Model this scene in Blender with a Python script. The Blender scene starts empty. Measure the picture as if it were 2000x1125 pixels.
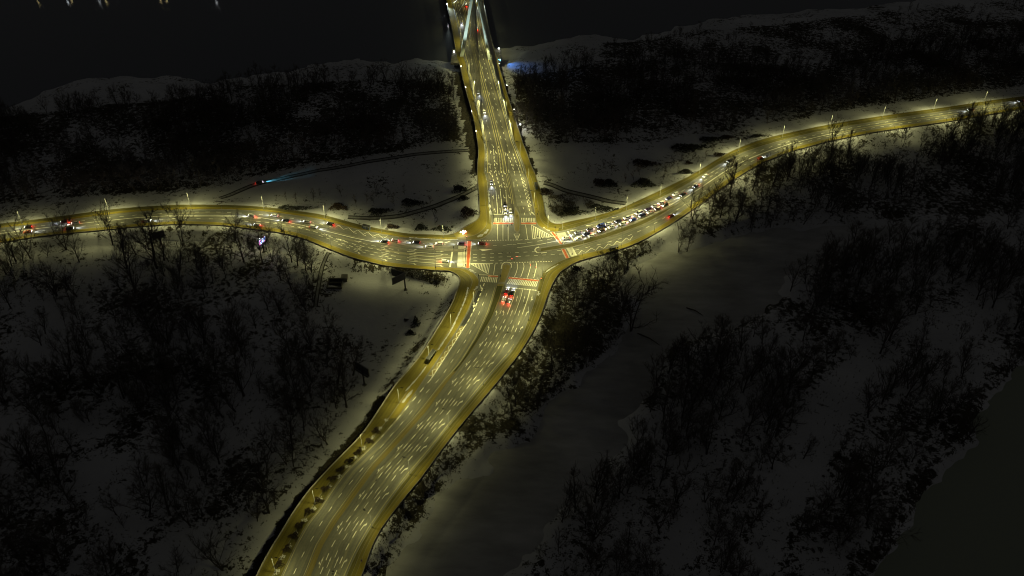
import bpy, bmesh, math, random
import numpy as np
from mathutils import Vector, Matrix, noise as mnoise
from mathutils.geometry import tessellate_polygon

random.seed(7)
rng = np.random.default_rng(11)
S = bpy.context.scene
COL = S.collection

# ------------------------------------------------------------------ camera, night sky, exposure
CAM_H, PITCH, FPX = 300.0, math.radians(39.5), 1700.0
cam_data = bpy.data.cameras.new('camera')
cam_data.sensor_width = 36.0
cam_data.lens = 36.0 * FPX / 2000.0
cam_data.clip_start, cam_data.clip_end = 1.0, 12000.0
cam = bpy.data.objects.new('camera', cam_data)
COL.objects.link(cam)
cam.location = (0, 0, CAM_H)
cam.rotation_euler = (math.pi / 2 - PITCH, 0, 0)
S.camera = cam

W = bpy.data.worlds.new('World')
S.world = W
W.use_nodes = True
nt = W.node_tree
bg = nt.nodes['Background']
bg.inputs[0].default_value = (1.0, 0.99, 0.93, 1)      # overcast night lit from below by the city
bg.inputs[1].default_value = 0.0190

S.view_settings.view_transform = 'Standard'
S.view_settings.look = 'None'
S.view_settings.exposure = 0.0
S.view_settings.gamma = 1.0
S.cycles.use_denoising = True
S.cycles.use_light_tree = True
S.cycles.max_bounces = 4
S.cycles.pixel_filter_type = 'BLACKMAN_HARRIS'
S.cycles.filter_width = 1.05
S.cycles.sample_clamp_indirect = 2.0
S.cycles.transparent_max_bounces = 4

LAMP_W = 9800.0
LAMP_COL = (1.0, 0.945, 0.385)

# ------------------------------------------------------------------ photo survey: pixel -> point on a level
SP, CP = math.sin(PITCH), math.cos(PITCH)
def P(u, v, z=0.0):
    a, b = (u - 1000.0) / FPX, (562.5 - v) / FPX
    dx, dy, dz = a, CP + b * SP, -SP + b * CP
    t = (z - CAM_H) / dz
    return Vector((dx * t, dy * t, z))
def PX(p):
    d = Vector(p) - Vector((0, 0, CAM_H))
    f = d.y * CP - d.z * SP
    return 1000 + FPX * d.x / f, 562.5 - FPX * (d.y * SP + d.z * CP) / f
def interp(tab, k):
    """tab: [(k, value)] sorted; linear in k with extrapolation"""
    if k <= tab[0][0]: a, b = tab[0], tab[1]
    elif k >= tab[-1][0]: a, b = tab[-2], tab[-1]
    else:
        for i in range(len(tab) - 1):
            if tab[i][0] <= k <= tab[i + 1][0]: a, b = tab[i], tab[i + 1]; break
    return a[1] + (b[1] - a[1]) * (k - a[0]) / (b[0] - a[0])

# ------------------------------------------------------------------ object helpers
def obj(name, me, mat=None, parent=None, label=None, cat=None, group=None, kind=None):
    o = bpy.data.objects.new(name, me)
    COL.objects.link(o)
    if mat is not None and me is not None and not me.materials: me.materials.append(mat)
    if parent is not None: o.parent = parent
    if label: o['label'] = label
    if cat: o['category'] = cat
    if group: o['group'] = group
    if kind: o['kind'] = kind
    return o
def empty(name, loc, rz=0, **k):
    o = obj(name, None, **k)
    o.location = loc
    o.rotation_euler = (0, 0, rz)
    o.empty_display_size = 0.2
    return o
def mesh(name, V, F, mat=None, smooth=False):
    me = bpy.data.meshes.new(name)
    me.from_pydata([tuple(v) for v in V], [], F)
    if mat: me.materials.append(mat)
    if smooth: me.polygons.foreach_set('use_smooth', [True] * len(me.polygons))
    me.update()
    return me
class MB:
    def __init__(s): s.V, s.F = [], []
    def add(s, V, F):
        n = len(s.V); s.V += [Vector(v) for v in V]; s.F += [tuple(i + n for i in f) for f in F]; return s
    def box(s, c, d, rz=0, taper=1.0):
        x, y, z = d[0] / 2, d[1] / 2, d[2] / 2
        R = Matrix.Rotation(rz, 3, 'Z')
        V = []
        for k in (-1, 1):
            t = taper if k > 0 else 1
            for q in ((-1, -1), (1, -1), (1, 1), (-1, 1)):
                V.append(Vector(c) + R @ Vector((q[0] * x * t, q[1] * y * t, k * z)))
        return s.add(V, [(3, 2, 1, 0), (4, 5, 6, 7), (0, 1, 5, 4), (1, 2, 6, 5), (2, 3, 7, 6), (3, 0, 4, 7)])
    def tube(s, pts, radii, n=6, cap=True):
        pts = [Vector(p) for p in pts]
        rings = []
        for i, p in enumerate(pts):
            d = (pts[min(i + 1, len(pts) - 1)] - pts[max(i - 1, 0)]).normalized()
            a = d.orthogonal().normalized() if abs(d.z) > .9 else d.cross(Vector((0, 0, 1))).normalized()
            b = d.cross(a)
            r = radii[i] if isinstance(radii, (list, tuple)) else radii
            rings.append([p + (a * math.cos(t) + b * math.sin(t)) * r for t in [2 * math.pi * k / n for k in range(n)]])
        V = [v for r in rings for v in r]
        F = []
        for i in range(len(pts) - 1):
            for k in range(n):
                F.append((i * n + k, i * n + (k + 1) % n, (i + 1) * n + (k + 1) % n, (i + 1) * n + k))
        if cap:
            F.append(tuple(range(n - 1, -1, -1))); F.append(tuple((len(pts) - 1) * n + k for k in range(n)))
        return s.add(V, F)
    def me(s, name, mat=None, smooth=False): return mesh(name, s.V, s.F, mat, smooth)
def poly_prism(pts, z0, z1, name, mat):
    """flat polygon with a skirt: pts world xy"""
    n = len(pts)
    top = [Vector((p[0], p[1], z1)) for p in pts]
    bot = [Vector((p[0], p[1], z0)) for p in pts]
    tri = tessellate_polygon([top])
    F = [tuple(t) for t in tri]
    me = bpy.data.meshes.new(name)
    V = top + (bot if z0 < z1 else [])
    if z0 < z1:
        F += [(i, (i + 1) % n, n + (i + 1) % n, n + i) for i in range(n)]
    bm = bmesh.new()
    vs = [bm.verts.new(v) for v in V]
    for f in F:
        try: bm.faces.new([vs[i] for i in f])
        except ValueError: pass
    bmesh.ops.recalc_face_normals(bm, faces=bm.faces)
    for f in bm.faces:
        if abs(f.normal.z) > .9 and f.normal.z < 0 and f.calc_center_median().z > z1 - 1e-3: f.normal_flip()
    bm.to_mesh(me); bm.free()
    if mat: me.materials.append(mat)
    return me
def catmull(pts, step=5.0):
    """smooth resample of world points"""
    pts = [Vector(p) for p in pts]
    out = []
    for i in range(len(pts) - 1):
        p0, p1, p2, p3 = pts[max(i - 1, 0)], pts[i], pts[i + 1], pts[min(i + 2, len(pts) - 1)]
        n = max(1, int((p2 - p1).length / step))
        for k in range(n):
            t = k / n
            out.append(0.5 * ((2 * p1) + (-p0 + p2) * t + (2 * p0 - 5 * p1 + 4 * p2 - p3) * t * t + (-p0 + 3 * p1 - 3 * p2 + p3) * t ** 3))
    out.append(pts[-1])
    return out
def pair_resample(A, B, n=4):
    """two equal-length lists of control points -> two smooth equal-length lists"""
    def cm(L, i, t):
        p0, p1, p2, p3 = L[max(i - 1, 0)], L[i], L[i + 1], L[min(i + 2, len(L) - 1)]
        return 0.5 * ((2 * p1) + (-p0 + p2) * t + (2 * p0 - 5 * p1 + 4 * p2 - p3) * t * t + (-p0 + 3 * p1 - 3 * p2 + p3) * t ** 3)
    a, b = [], []
    for i in range(len(A) - 1):
        for k in range(n):
            a.append(cm(A, i, k / n)); b.append(cm(B, i, k / n))
    a.append(A[-1]); b.append(B[-1])
    return a, b
def ribbon_mesh(A, B, f0, f1, z, name, mat, skirt=0.0, across=1):
    """strip between edges A and B (fractions f0..f1) at height z, UV = metres across / along"""
    V, F, UV = [], [], []
    s = 0.0
    m = across + 1
    for i in range(len(A)):
        if i: s += (((A[i] + B[i]) - (A[i - 1] + B[i - 1])) * .5).length
        w = (B[i] - A[i]).length
        for k in range(m):
            f = f0 + (f1 - f0) * k / across
            p = A[i].lerp(B[i], f); V.append((p.x, p.y, p.z + z)); UV.append((f * w, s))
    for i in range(len(A) - 1):
        for k in range(across):
            F.append((i * m + k, i * m + k + 1, (i + 1) * m + k + 1, (i + 1) * m + k))
    if skirt > 0:
        n = len(V)
        L = [i * m for i in range(len(A))]; R = [i * m + across for i in range(len(A))]
        loop = L + R[::-1]
        base = {}
        for j in loop:
            base[j] = len(V); V.append((V[j][0], V[j][1], V[j][2] - skirt)); UV.append(UV[j])
        for q in range(len(loop)):
            a, b = loop[q], loop[(q + 1) % len(loop)]
            F.append((a, b, base[b], base[a]))
    me = bpy.data.meshes.new(name)
    me.from_pydata(V, [], F)
    uv = me.uv_layers.new(name='uv')
    li = np.empty(len(me.loops), dtype=np.int32); me.loops.foreach_get('vertex_index', li)
    uv.data.foreach_set('uv', np.array(UV, dtype=np.float32)[li].ravel())
    bm = bmesh.new(); bm.from_mesh(me)
    bmesh.ops.recalc_face_normals(bm, faces=bm.faces)
    up = sum(1 if f.normal.z > 0 else -1 for f in bm.faces if abs(f.normal.z) > .5)
    if up < 0:
        for f in bm.faces: f.normal_flip()
    bm.to_mesh(me); bm.free()
    me.materials.append(mat)
    return me

# ------------------------------------------------------------------ materials
MATS = {}
def mat_nodes(name):
    m = bpy.data.materials.new(name); m.use_nodes = True
    MATS[name] = m
    return m, m.node_tree, m.node_tree.nodes, m.node_tree.links, m.node_tree.nodes['Principled BSDF']
def mat(name, col, rough=.8, metal=0.0, emit=None, es=0.0, vary=0.0, vscale=1.0, spec=.5, coat=0.0):
    m, t, N, L, b = mat_nodes(name)
    b.inputs['Base Color'].default_value = (*col, 1)
    b.inputs['Roughness'].default_value = rough
    b.inputs['Metallic'].default_value = metal
    b.inputs['Specular IOR Level'].default_value = spec
    b.inputs['Coat Weight'].default_value = coat
    if vary:
        tc = N.new('ShaderNodeTexCoord'); n = N.new('ShaderNodeTexNoise'); r = N.new('ShaderNodeValToRGB')
        n.inputs['Scale'].default_value = vscale; n.inputs['Detail'].default_value = 5
        r.color_ramp.elements[0].position = .3; r.color_ramp.elements[1].position = .72
        r.color_ramp.elements[0].color = (*[c * (1 - vary) for c in col], 1)
        r.color_ramp.elements[1].color = (*[min(1, c * (1 + vary)) for c in col], 1)
        L.new(tc.outputs['Object'], n.inputs['Vector']); L.new(n.outputs['Fac'], r.inputs['Fac']); L.new(r.outputs['Color'], b.inputs['Base Color'])
    if emit:
        b.inputs['Emission Color'].default_value = (*emit, 1)
        b.inputs['Emission Strength'].default_value = es
        m.cycles.emission_sampling = 'NONE'
    return m
def streak_mat(name, cols, u_scale=.55, v_scale=.012, fine=1.0, rough=.75, patch=.5, contrast=1.0):
    """surface worn along the direction of travel: UV u = metres across, v = metres along"""
    m, t, N, L, b = mat_nodes(name)
    uv = N.new('ShaderNodeUVMap')
    mp = N.new('ShaderNodeMapping'); mp.inputs['Scale'].default_value = (u_scale, v_scale, 1)
    n1 = N.new('ShaderNodeTexNoise'); n1.inputs['Scale'].default_value = 1.0; n1.inputs['Detail'].default_value = 4; n1.inputs['Roughness'].default_value = .65
    L.new(uv.outputs[0], mp.inputs[0]); L.new(mp.outputs[0], n1.inputs['Vector'])
    tc = N.new('ShaderNodeTexCoord')
    n2 = N.new('ShaderNodeTexNoise'); n2.inputs['Scale'].default_value = .06; n2.inputs['Detail'].default_value = 6; n2.inputs['Roughness'].default_value = .6
    n3 = N.new('ShaderNodeTexNoise'); n3.inputs['Scale'].default_value = fine; n3.inputs['Detail'].default_value = 3
    L.new(tc.outputs['Object'], n2.inputs['Vector']); L.new(tc.outputs['Object'], n3.inputs['Vector'])
    r = N.new('ShaderNodeValToRGB')
    e = r.color_ramp.elements
    lo, hi = .5 - .2 / contrast, .5 + .2 / contrast
    e[0].position = lo; e[1].position = hi
    e[0].color = (*cols[0], 1); e[1].color = (*cols[-1], 1)
    if len(cols) == 3: q = e.new(.5); q.color = (*cols[1], 1)
    L.new(n1.outputs['Fac'], r.inputs['Fac'])
    mul = N.new('ShaderNodeMath'); mul.operation = 'MULTIPLY_ADD'
    mul.inputs[1].default_value = patch * 2; mul.inputs[2].default_value = 1 - patch
    L.new(n2.outputs['Fac'], mul.inputs[0])
    mul2 = N.new('ShaderNodeMath'); mul2.operation = 'MULTIPLY_ADD'; mul2.inputs[1].default_value = .5; mul2.inputs[2].default_value = .75
    L.new(n3.outputs['Fac'], mul2.inputs[0])
    mm = N.new('ShaderNodeMath'); mm.operation = 'MULTIPLY'
    L.new(mul.outputs[0], mm.inputs[0]); L.new(mul2.outputs[0], mm.inputs[1])
    sc = N.new('ShaderNodeVectorMath'); sc.operation = 'SCALE'
    L.new(r.outputs['Color'], sc.inputs[0]); L.new(mm.outputs[0], sc.inputs['Scale'])
    L.new(sc.outputs[0], b.inputs['Base Color'])
    b.inputs['Roughness'].default_value = rough
    b.inputs['Specular IOR Level'].default_value = .35
    return m

ASPH = streak_mat('asphalt', [(.096, .095, .080), (.140, .137, .112), (.215, .203, .128)], patch=.28, contrast=1.15)
ASPH_J = streak_mat('asphalt_crossing', [(.124, .122, .100), (.142, .140, .115), (.164, .160, .130)], patch=.42, u_scale=.1, v_scale=.1)
ASPH_BR = streak_mat('asphalt_bridge', [(.055, .052, .045), (.095, .090, .075), (.17, .155, .10)], patch=.2, u_scale=.75, v_scale=.005, contrast=1.3)
ASPH_NEW = mat('asphalt_new', (.030, .031, .032), .8, vary=.2, vscale=.3)
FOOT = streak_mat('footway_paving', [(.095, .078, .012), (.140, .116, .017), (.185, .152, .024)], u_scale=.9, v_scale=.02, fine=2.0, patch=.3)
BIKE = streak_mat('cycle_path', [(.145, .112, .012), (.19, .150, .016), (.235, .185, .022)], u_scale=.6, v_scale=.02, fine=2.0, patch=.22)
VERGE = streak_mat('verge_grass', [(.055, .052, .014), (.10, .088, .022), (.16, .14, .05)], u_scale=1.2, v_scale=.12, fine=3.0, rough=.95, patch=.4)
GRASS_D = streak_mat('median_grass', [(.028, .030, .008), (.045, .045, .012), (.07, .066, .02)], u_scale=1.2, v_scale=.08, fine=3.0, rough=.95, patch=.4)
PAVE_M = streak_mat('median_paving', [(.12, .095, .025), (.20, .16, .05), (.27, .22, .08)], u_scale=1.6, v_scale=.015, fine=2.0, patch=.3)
CONC = mat('concrete', (.20, .185, .145), .85, vary=.25, vscale=.4)
CONC_D = mat('concrete_dark', (.13, .125, .11), .9, vary=.3, vscale=.3)
PAINT = mat('road_paint', (.72, .70, .58), .6, vary=.22, vscale=.35)
PAINT_Y = mat('road_paint_yellowed', (.42, .37, .17), .6, vary=.3, vscale=.3)
RED = mat('red_crossing_surface', (.48, .085, .018), .75, vary=.2, vscale=.5)
STEEL = mat('galvanised_steel', (.19, .195, .19), .6)
STEEL_D = mat('dark_steel', (.035, .035, .035), .6)
PYLON = mat('pylon_paint', (.62, .70, .64), .5, vary=.06, vscale=.1)
CABLE = mat('cable_sheath', (.62, .62, .50), .45)
LAMP_ON = mat('lamp_glow', (.9, .8, .5), .5, emit=(1, .85, .42), es=.45)
FLOOD_ON = mat('floodlight_glow', (.9, .9, .9), .5, emit=(.92, .96, 1.0), es=20.0)
SMALL_ON = mat('marker_light_glow', (.9, .9, .9), .5, emit=(1, .97, .85), es=14.0)
RED_ON = mat('red_signal_glow', (.6, .05, .03), .5, emit=(1, .10, .05), es=9.0)
TAIL_ON = mat('tail_lamp_glow', (.5, .03, .02), .4, emit=(1, .05, .025), es=1.3)
HEAD_ON = mat('head_lamp_glow', (.9, .9, .9), .4, emit=(.95, .93, 1.0), es=5.0)
TYRE = mat('tyre_rubber', (.02, .02, .02), .9)
RIM = mat('wheel_rim', (.35, .35, .36), .4, metal=.7)
GLASS = mat('car_glass', (.012, .014, .018), .08, spec=.8)
BARK = mat('bark', (.07, .06, .048), .95, vary=.35, vscale=.8)
TWIG = mat('twigs', (.12, .105, .085), .95, vary=.35, vscale=.15)
SHRUBM = mat('shrub_leaves', (.022, .024, .018), .95, vary=.5, vscale=.6)
SHRUBB = mat('shrub_brown', (.045, .030, .020), .95, vary=.5, vscale=.6)
SNOWM = mat('snow_cap', (.42, .42, .41), .8, vary=.15, vscale=.8)
BOARD = mat('billboard_sheet', (.05, .052, .055), .6)

def ground_material():
    m, t, N, L, b = mat_nodes('snowy_ground')
    tc = N.new('ShaderNodeTexCoord')
    at = N.new('ShaderNodeAttribute'); at.attribute_name = 'rough'
    def nz(scale, det=6, ro=.6):
        n = N.new('ShaderNodeTexNoise'); n.inputs['Scale'].default_value = scale; n.inputs['Detail'].default_value = det; n.inputs['Roughness'].default_value = ro
        L.new(tc.outputs['Object'], n.inputs['Vector']); return n
    a, c, d = nz(.035), nz(.33, 6, .72), nz(1.5, 3)
    def math2(op, x, y, z=None):
        q = N.new('ShaderNodeMath'); q.operation = op
        for i, w in enumerate((x, y, z)):
            if w is None: continue
            if isinstance(w, (int, float)): q.inputs[i].default_value = w
            else: L.new(w, q.inputs[i])
        return q.outputs[0]
    s = math2('MULTIPLY_ADD', a.outputs['Fac'], .55, 0.0)
    s = math2('MULTIPLY_ADD', c.outputs['Fac'], .75, s)
    s = math2('MULTIPLY_ADD', d.outputs['Fac'], .35, s)
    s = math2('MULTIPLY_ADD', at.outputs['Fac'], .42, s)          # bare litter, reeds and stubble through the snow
    r = N.new('ShaderNodeValToRGB'); e = r.color_ramp.elements
    e[0].position = .97; e[0].color = (0, 0, 0, 1); e[1].position = 1.12; e[1].color = (1, 1, 1, 1)
    L.new(s, r.inputs['Fac'])
    snow = N.new('ShaderNodeValToRGB'); e = snow.color_ramp.elements
    e[0].position = .3; e[0].color = (.46, .465, .49, 1); e[1].position = .7; e[1].color = (.63, .635, .665, 1)
    L.new(nz(.02, 5).outputs['Fac'], snow.inputs['Fac'])
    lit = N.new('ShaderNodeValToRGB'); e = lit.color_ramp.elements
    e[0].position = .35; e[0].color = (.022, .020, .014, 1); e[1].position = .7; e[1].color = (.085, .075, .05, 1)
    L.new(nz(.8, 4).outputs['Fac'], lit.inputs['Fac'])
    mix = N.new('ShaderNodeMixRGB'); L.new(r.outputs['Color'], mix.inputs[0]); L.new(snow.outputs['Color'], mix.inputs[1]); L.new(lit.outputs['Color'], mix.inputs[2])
    L.new(mix.outputs[0], b.inputs['Base Color'])
    b.inputs['Roughness'].default_value = .9; b.inputs['Specular IOR Level'].default_value = .2
    bp = N.new('ShaderNodeBump'); bp.inputs['Strength'].default_value = .5; bp.inputs['Distance'].default_value = .5
    L.new(c.outputs['Fac'], bp.inputs['Height']); L.new(bp.outputs[0], b.inputs['Normal'])
    return m
GROUND = ground_material()
def ice_material():
    m, t, N, L, b = mat_nodes('snowed_ice')
    tc = N.new('ShaderNodeTexCoord'); n = N.new('ShaderNodeTexNoise'); n.inputs['Scale'].default_value = .022; n.inputs['Detail'].default_value = 5
    r = N.new('ShaderNodeValToRGB'); e = r.color_ramp.elements
    e[0].position = .36; e[0].color = (.30, .30, .305, 1); e[1].position = .66; e[1].color = (.46, .46, .47, 1)
    L.new(tc.outputs['Object'], n.inputs['Vector']); L.new(n.outputs['Fac'], r.inputs['Fac']); L.new(r.outputs['Color'], b.inputs['Base Color'])
    mp = N.new('ShaderNodeMapping'); mp.inputs['Scale'].default_value = (.05, .16, 1); mp.inputs['Rotation'].default_value = (0, 0, .7)
    n2 = N.new('ShaderNodeTexNoise'); n2.inputs['Scale'].default_value = 1.0; n2.inputs['Detail'].default_value = 8; n2.inputs['Roughness'].default_value = .65
    L.new(tc.outputs['Object'], mp.inputs[0]); L.new(mp.outputs[0], n2.inputs['Vector'])
    ov = N.new('ShaderNodeMixRGB'); ov.blend_type = 'OVERLAY'; ov.inputs[0].default_value = .55
    L.new(r.outputs['Color'], ov.inputs[1]); L.new(n2.outputs['Fac'], ov.inputs[2]); L.new(ov.outputs[0], b.inputs['Base Color'])
    b.inputs['Roughness'].default_value = .7
    return m
ICE = ice_material()
def water_material(name, col, bump, rough):
    m, t, N, L, b = mat_nodes(name)
    b.inputs['Base Color'].default_value = (*col, 1); b.inputs['Roughness'].default_value = rough
    b.inputs['IOR'].default_value = 1.33
    tc = N.new('ShaderNodeTexCoord'); mp = N.new('ShaderNodeMapping'); mp.inputs['Scale'].default_value = (1, .6, 1)
    n = N.new('ShaderNodeTexNoise'); n.inputs['Scale'].default_value = .5; n.inputs['Detail'].default_value = 4
    bp = N.new('ShaderNodeBump'); bp.inputs['Strength'].default_value = bump; bp.inputs['Distance'].default_value = .3
    L.new(tc.outputs['Object'], mp.inputs[0]); L.new(mp.outputs[0], n.inputs['Vector']); L.new(n.outputs['Fac'], bp.inputs['Height']); L.new(bp.outputs[0], b.inputs['Normal'])
    return m
WATER = water_material('river_water', (.12, .13, .16), .22, .10)
POND = water_material('dark_pond_water', (.30, .33, .26), .1, .45)
# ------------------------------------------------------------------ survey of the road edges (kerb, outer edge), photo pixels at road level
NW = [((947,339),(932,339)),((951.5,353),(932.6,351)),((953,374),(935,378)),((955,399),(936,399)),((958.7,421),(936,420)),((961,436),(932,428)),((961,448),(925,433)),((953,460),(915,438)),((939,468),(905,444)),((920,469.5),(897,450)),((895,469),(885,456)),((870,468.5),(868,459)),((845,468),(843,458)),((795,465),(797,456)),((745,457),(748,448)),((695,447),(700,438)),((652,436),(656,426)),((620,427.5),(622,418)),((570,420),(572,411)),((520,414),(522,405)),((482,411),(484,402)),((420,409),(420,400)),((350,410),(350,400)),((275,413.5),(275,404)),((200,421),(200,411)),((100,434),(100,425)),((0,446),(0,437)),((-80,459),(-80,449))]
SW = [((-80,481),(-80,487)),((0,468),(0,474)),((75,456.5),(75,462)),((150,448.5),(150,454)),((225,441.5),(225,447)),((275,436.5),(275,442)),((350,432),(350,438)),((432,434.5),(432,440)),((470,438.5),(470,444.5)),((515,443),(515,450)),((555,449),(553,456)),((598,460),(595,467)),((648,479),(645,487)),((688,493),(685,502)),((721,503),(719,511)),((760,512),(759,520)),((816,518.5),(816,525)),((850,521),(850,528)),((880,523),(874,529)),((905,525),(887,533)),((920,531),(895,539)),((931,540),(898,546)),((936,551),(897,553)),((931,566),(893,566)),((923,585),(884,590)),((914,607),(875,607)),((898,636),(862,629)),((876,671),(841,663)),((853,706),(819,697)),((834,733),(797,724)),((815,762),(770,755)),((776,817),(727,820)),((739,858),(701,855)),((710,887),(670,887)),((675,921),(635,923)),((649,956),(602,960)),((623,996),(572,1002)),((600,1025),(549,1040)),((577,1066),(526,1077)),((552,1121),(503,1121)),((520,1190),(475,1190))]
SE = [((650,1190),(678,1190)),((678,1121),(708,1121)),((698,1077),(726,1070)),((724.5,1031),(746,1031)),((756,985),(785,979)),((799.5,927),(823,933)),((837,884),(862,880)),((877.5,832),(905,825)),((947,747),(971,747)),((970,720),(992,720)),((1001,685),(1015,690)),((1022,650),(1043,644)),((1036,612),(1059,609)),((1046,582),(1070,577)),((1051,560),(1077,560)),((1055,545),(1083,548)),((1061,532),(1093,533)),((1078,519),(1104,525)),((1100,508),(1118,516)),((1130,498),(1137,508)),((1180,487),(1184,495)),((1220,476),(1224,483)),((1250,463),(1258,468)),((1280,447),(1290,450)),((1310,428),(1318,433)),((1340,407),(1348,413)),((1370,386),(1379,392)),((1405,360),(1413,366)),((1440,337),(1446,343)),((1469,321),(1473,327)),((1499,307),(1501,313)),((1544,290),(1546,296)),((1592,277),(1593,283)),((1616,271),(1617,276.5)),((1700,254),(1701,259.5)),((1775,243),(1776,248.5)),((1850,232),(1851,237.5)),((1895,225),(1896,230)),((2000,207),(2001,212)),((2080,194),(2081,199))]
NE = [((2080,182),(2080,175)),((2000,195),(2000,188)),((1940,203),(1940,195.5)),((1850,216.5),(1850,209)),((1760,229.5),(1760,221)),((1670,244),(1670,234.5)),((1610,255),(1610,245)),((1568,264),(1566,254)),((1500,282),(1496,270)),((1449,299),(1445,288)),((1420,312),(1413,304)),((1392,329),(1380,324)),((1363,347),(1346,344)),((1328,368),(1307,363)),((1288,388),(1259,386)),((1243,405),(1226,401)),((1200,421),(1200,411)),((1160,434),(1158,423)),((1120,446),(1115,432)),((1090,453),(1093,437)),((1072,452),(1079,435)),((1058,446),(1071,428)),((1048,436),(1065,415)),((1044,415),(1063,402)),((1041,397),(1061,390)),((1036,375),(1056,372)),((1031,353),(1049,352)),((1026,339),(1045,339))]
BR = [(339,932,947,1026,1045),(324,932,947.7,1022,1038),(299,934,949,1012,1029),(275,932,946,1002,1020),(232,924.6,936.5,990.5,1006.5),(200,916,928.5,981.5,996),(160,905,919,970,984),(128,898,912.5,960,974.6),(117,893,909,957,971.5),(103,890,905.5,953,967.5),(85,887.5,902,947,962),(55,882,896,939,955),(20,875,887.5,932,948),(0,871.5,883,927.5,943),(-60,860,871,914,929),(-200,834,845,883,898)]
def kP(L): return [P(*a[0]) for a in L], [P(*a[1]) for a in L]

L_XL = [(555,984),(585,975),(621,960),(657,938.6),(692,915.5),(726,889.5),(747,873),(803,833),(861,782),(915,733),(970,693),(1019,658),(1066,630),(1112,612),(1190,578)]     # right edge of the lower road's median
L_XM = [(555,971),(609,954.6),(658,931.5),(710,899.5),(747,866),(803,822),(861,771),(915,722),(970,682),(1019,647),(1066,619),(1112,601),(1190,567)]
L_XR = [(560,1051),(582,1046),(612,1036),(650,1022),(685,1001),(720,970),(747,947),(832,877.5),(884,837),(927,799.5),(985,756),(1031,724.5),(1077,698),(1121,678),(1190,650)]
L_XK = [(551,936),(566,931),(585,923),(607,914),(636,898),(671,876),(706,853),(733,834),(762,815),(817,776),(858,739),(887,710),(921,675),(956,649),(996,623),(1025,600),(1066,577),(1121,552),(1190,520)]
A_N = [(a[0][0], a[0][1]) for a in reversed(NW[10:])]      # left road, north kerb y(x)
A_S = [(a[0][0], a[0][1]) for a in SW[:19]]
B_N = [(a[0][0], a[0][1]) for a in reversed(NE[:20])]      # right road
B_S = [(a[0][0], a[0][1]) for a in SE[19:]]

# ------------------------------------------------------------------ terrain
def inpoly(X, Y, poly):
    r = np.zeros(X.shape, bool)
    n = len(poly)
    for i in range(n):
        x0, y0 = poly[i][0], poly[i][1]; x1, y1 = poly[(i + 1) % n][0], poly[(i + 1) % n][1]
        if y0 == y1: continue
        c = ((y0 > Y) != (y1 > Y)) & (X < (x1 - x0) * (Y - y0) / (y1 - y0) + x0)
        r ^= c
    return r
def dist_poly(X, Y, pts, closed=True):
    d = np.full(X.shape, 1e9)
    n = len(pts)
    for i in range(n if closed else n - 1):
        a, b = pts[i], pts[(i + 1) % n]
        vx, vy = b[0] - a[0], b[1] - a[1]
        l2 = vx * vx + vy * vy + 1e-9
        t = np.clip(((X - a[0]) * vx + (Y - a[1]) * vy) / l2, 0, 1)
        d = np.minimum(d, (X - a[0] - t * vx) ** 2 + (Y - a[1] - t * vy) ** 2)
    return np.sqrt(d)
def sstep(t): t = np.clip(t, 0, 1); return t * t * (3 - 2 * t)
def vnoise(X, Y, scale, seed):
    r = np.random.default_rng(seed); G = r.random((128, 128))
    x, y = X / scale + 1000, Y / scale + 1000
    i, j = np.floor(x).astype(int), np.floor(y).astype(int)
    fx, fy = sstep(x - i), sstep(y - j)
    g = lambda a, b: G[a % 128, b % 128]
    return (g(i, j) * (1 - fx) + g(i + 1, j) * fx) * (1 - fy) + (g(i, j + 1) * (1 - fx) + g(i + 1, j + 1) * fx) * fy

corr = []
for L in (NW, SW, SE, NE): corr += [P(*a[1]) for a in L]
ICE_Z, RIV_Z, GND = -7.4, -9.0, -5.2
ice_px = [(771,1121),(791,1074),(828,1019),(852,990),(872,958),(900,934),(957,922),(976,889),(1025,858),(1066,800),(1115,756),(1150,724),(1196,686),(1224,658),(1245,588),(1215,552),(1245,521),(1297,497),(1350,486),(1406,474),(1455,460),(1525,448),(1595,443),(1665,441),(1760,440),(1780,470),(1680,480),(1595,507),(1535,542),(1518,574),(1480,609),(1434,637),(1371,658),(1315,672),(1290,700),(1276,738),(1247,798),(1221,835),(1213,896),(1164,930),(1138,980),(1081,1013),(1058,1055),(1013,1100),(960,1125),(930,1200),(740,1200)]
pond_px = [(2120,640),(2000,711),(1928,778),(1900,861),(1833,911),(1789,1000),(1733,1078),(1700,1125),(1660,1200),(2300,1200),(2300,640)]
shore_px = [(-400,300),(-100,245),(0,215),(60,190),(110,168),(170,152),(230,148),(320,150),(360,158),(420,162),(470,152),(500,148),(560,138),(600,126),(640,121),(700,119),(780,119),(850,117),(880,122),(905,131),(940,128),(968,118),(985,98),(1020,90),(1060,82),(1110,72),(1170,68),(1230,76),(1300,60),(1400,36),(1500,26),(1600,20),(1700,12),(1800,0),(1900,-18),(2000,-34),(2200,-60),(2500,-100)]
ice_w = [P(u, v, ICE_Z) for u, v in ice_px]
pond_w = [P(u, v, ICE_Z) for u, v in pond_px]
shore_w = [P(u, v, RIV_Z) for u, v in shore_px]
river_w = shore_w + [Vector((1600, 1100, RIV_Z)), Vector((-1600, 1100, RIV_Z))]
FAR_Y = 812.0

GX0, GX1, GY0, GY1, GS = -620.0, 620.0, 130.0, 880.0, 2.5
nx, ny = int((GX1 - GX0) / GS) + 1, int((GY1 - GY0) / GS) + 1
gx, gy = np.linspace(GX0, GX1, nx), np.linspace(GY0, GY1, ny)
X, Y = np.meshgrid(gx, gy, indexing='ij')
d_c = dist_poly(X, Y, corr); in_c = inpoly(X, Y, corr)
base = GND + (vnoise(X, Y, 42, 1) - .5) * 1.4 + (vnoise(X, Y, 14, 2) - .5) * .7 + (vnoise(X, Y, 5, 3) - .5) * .28
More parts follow.
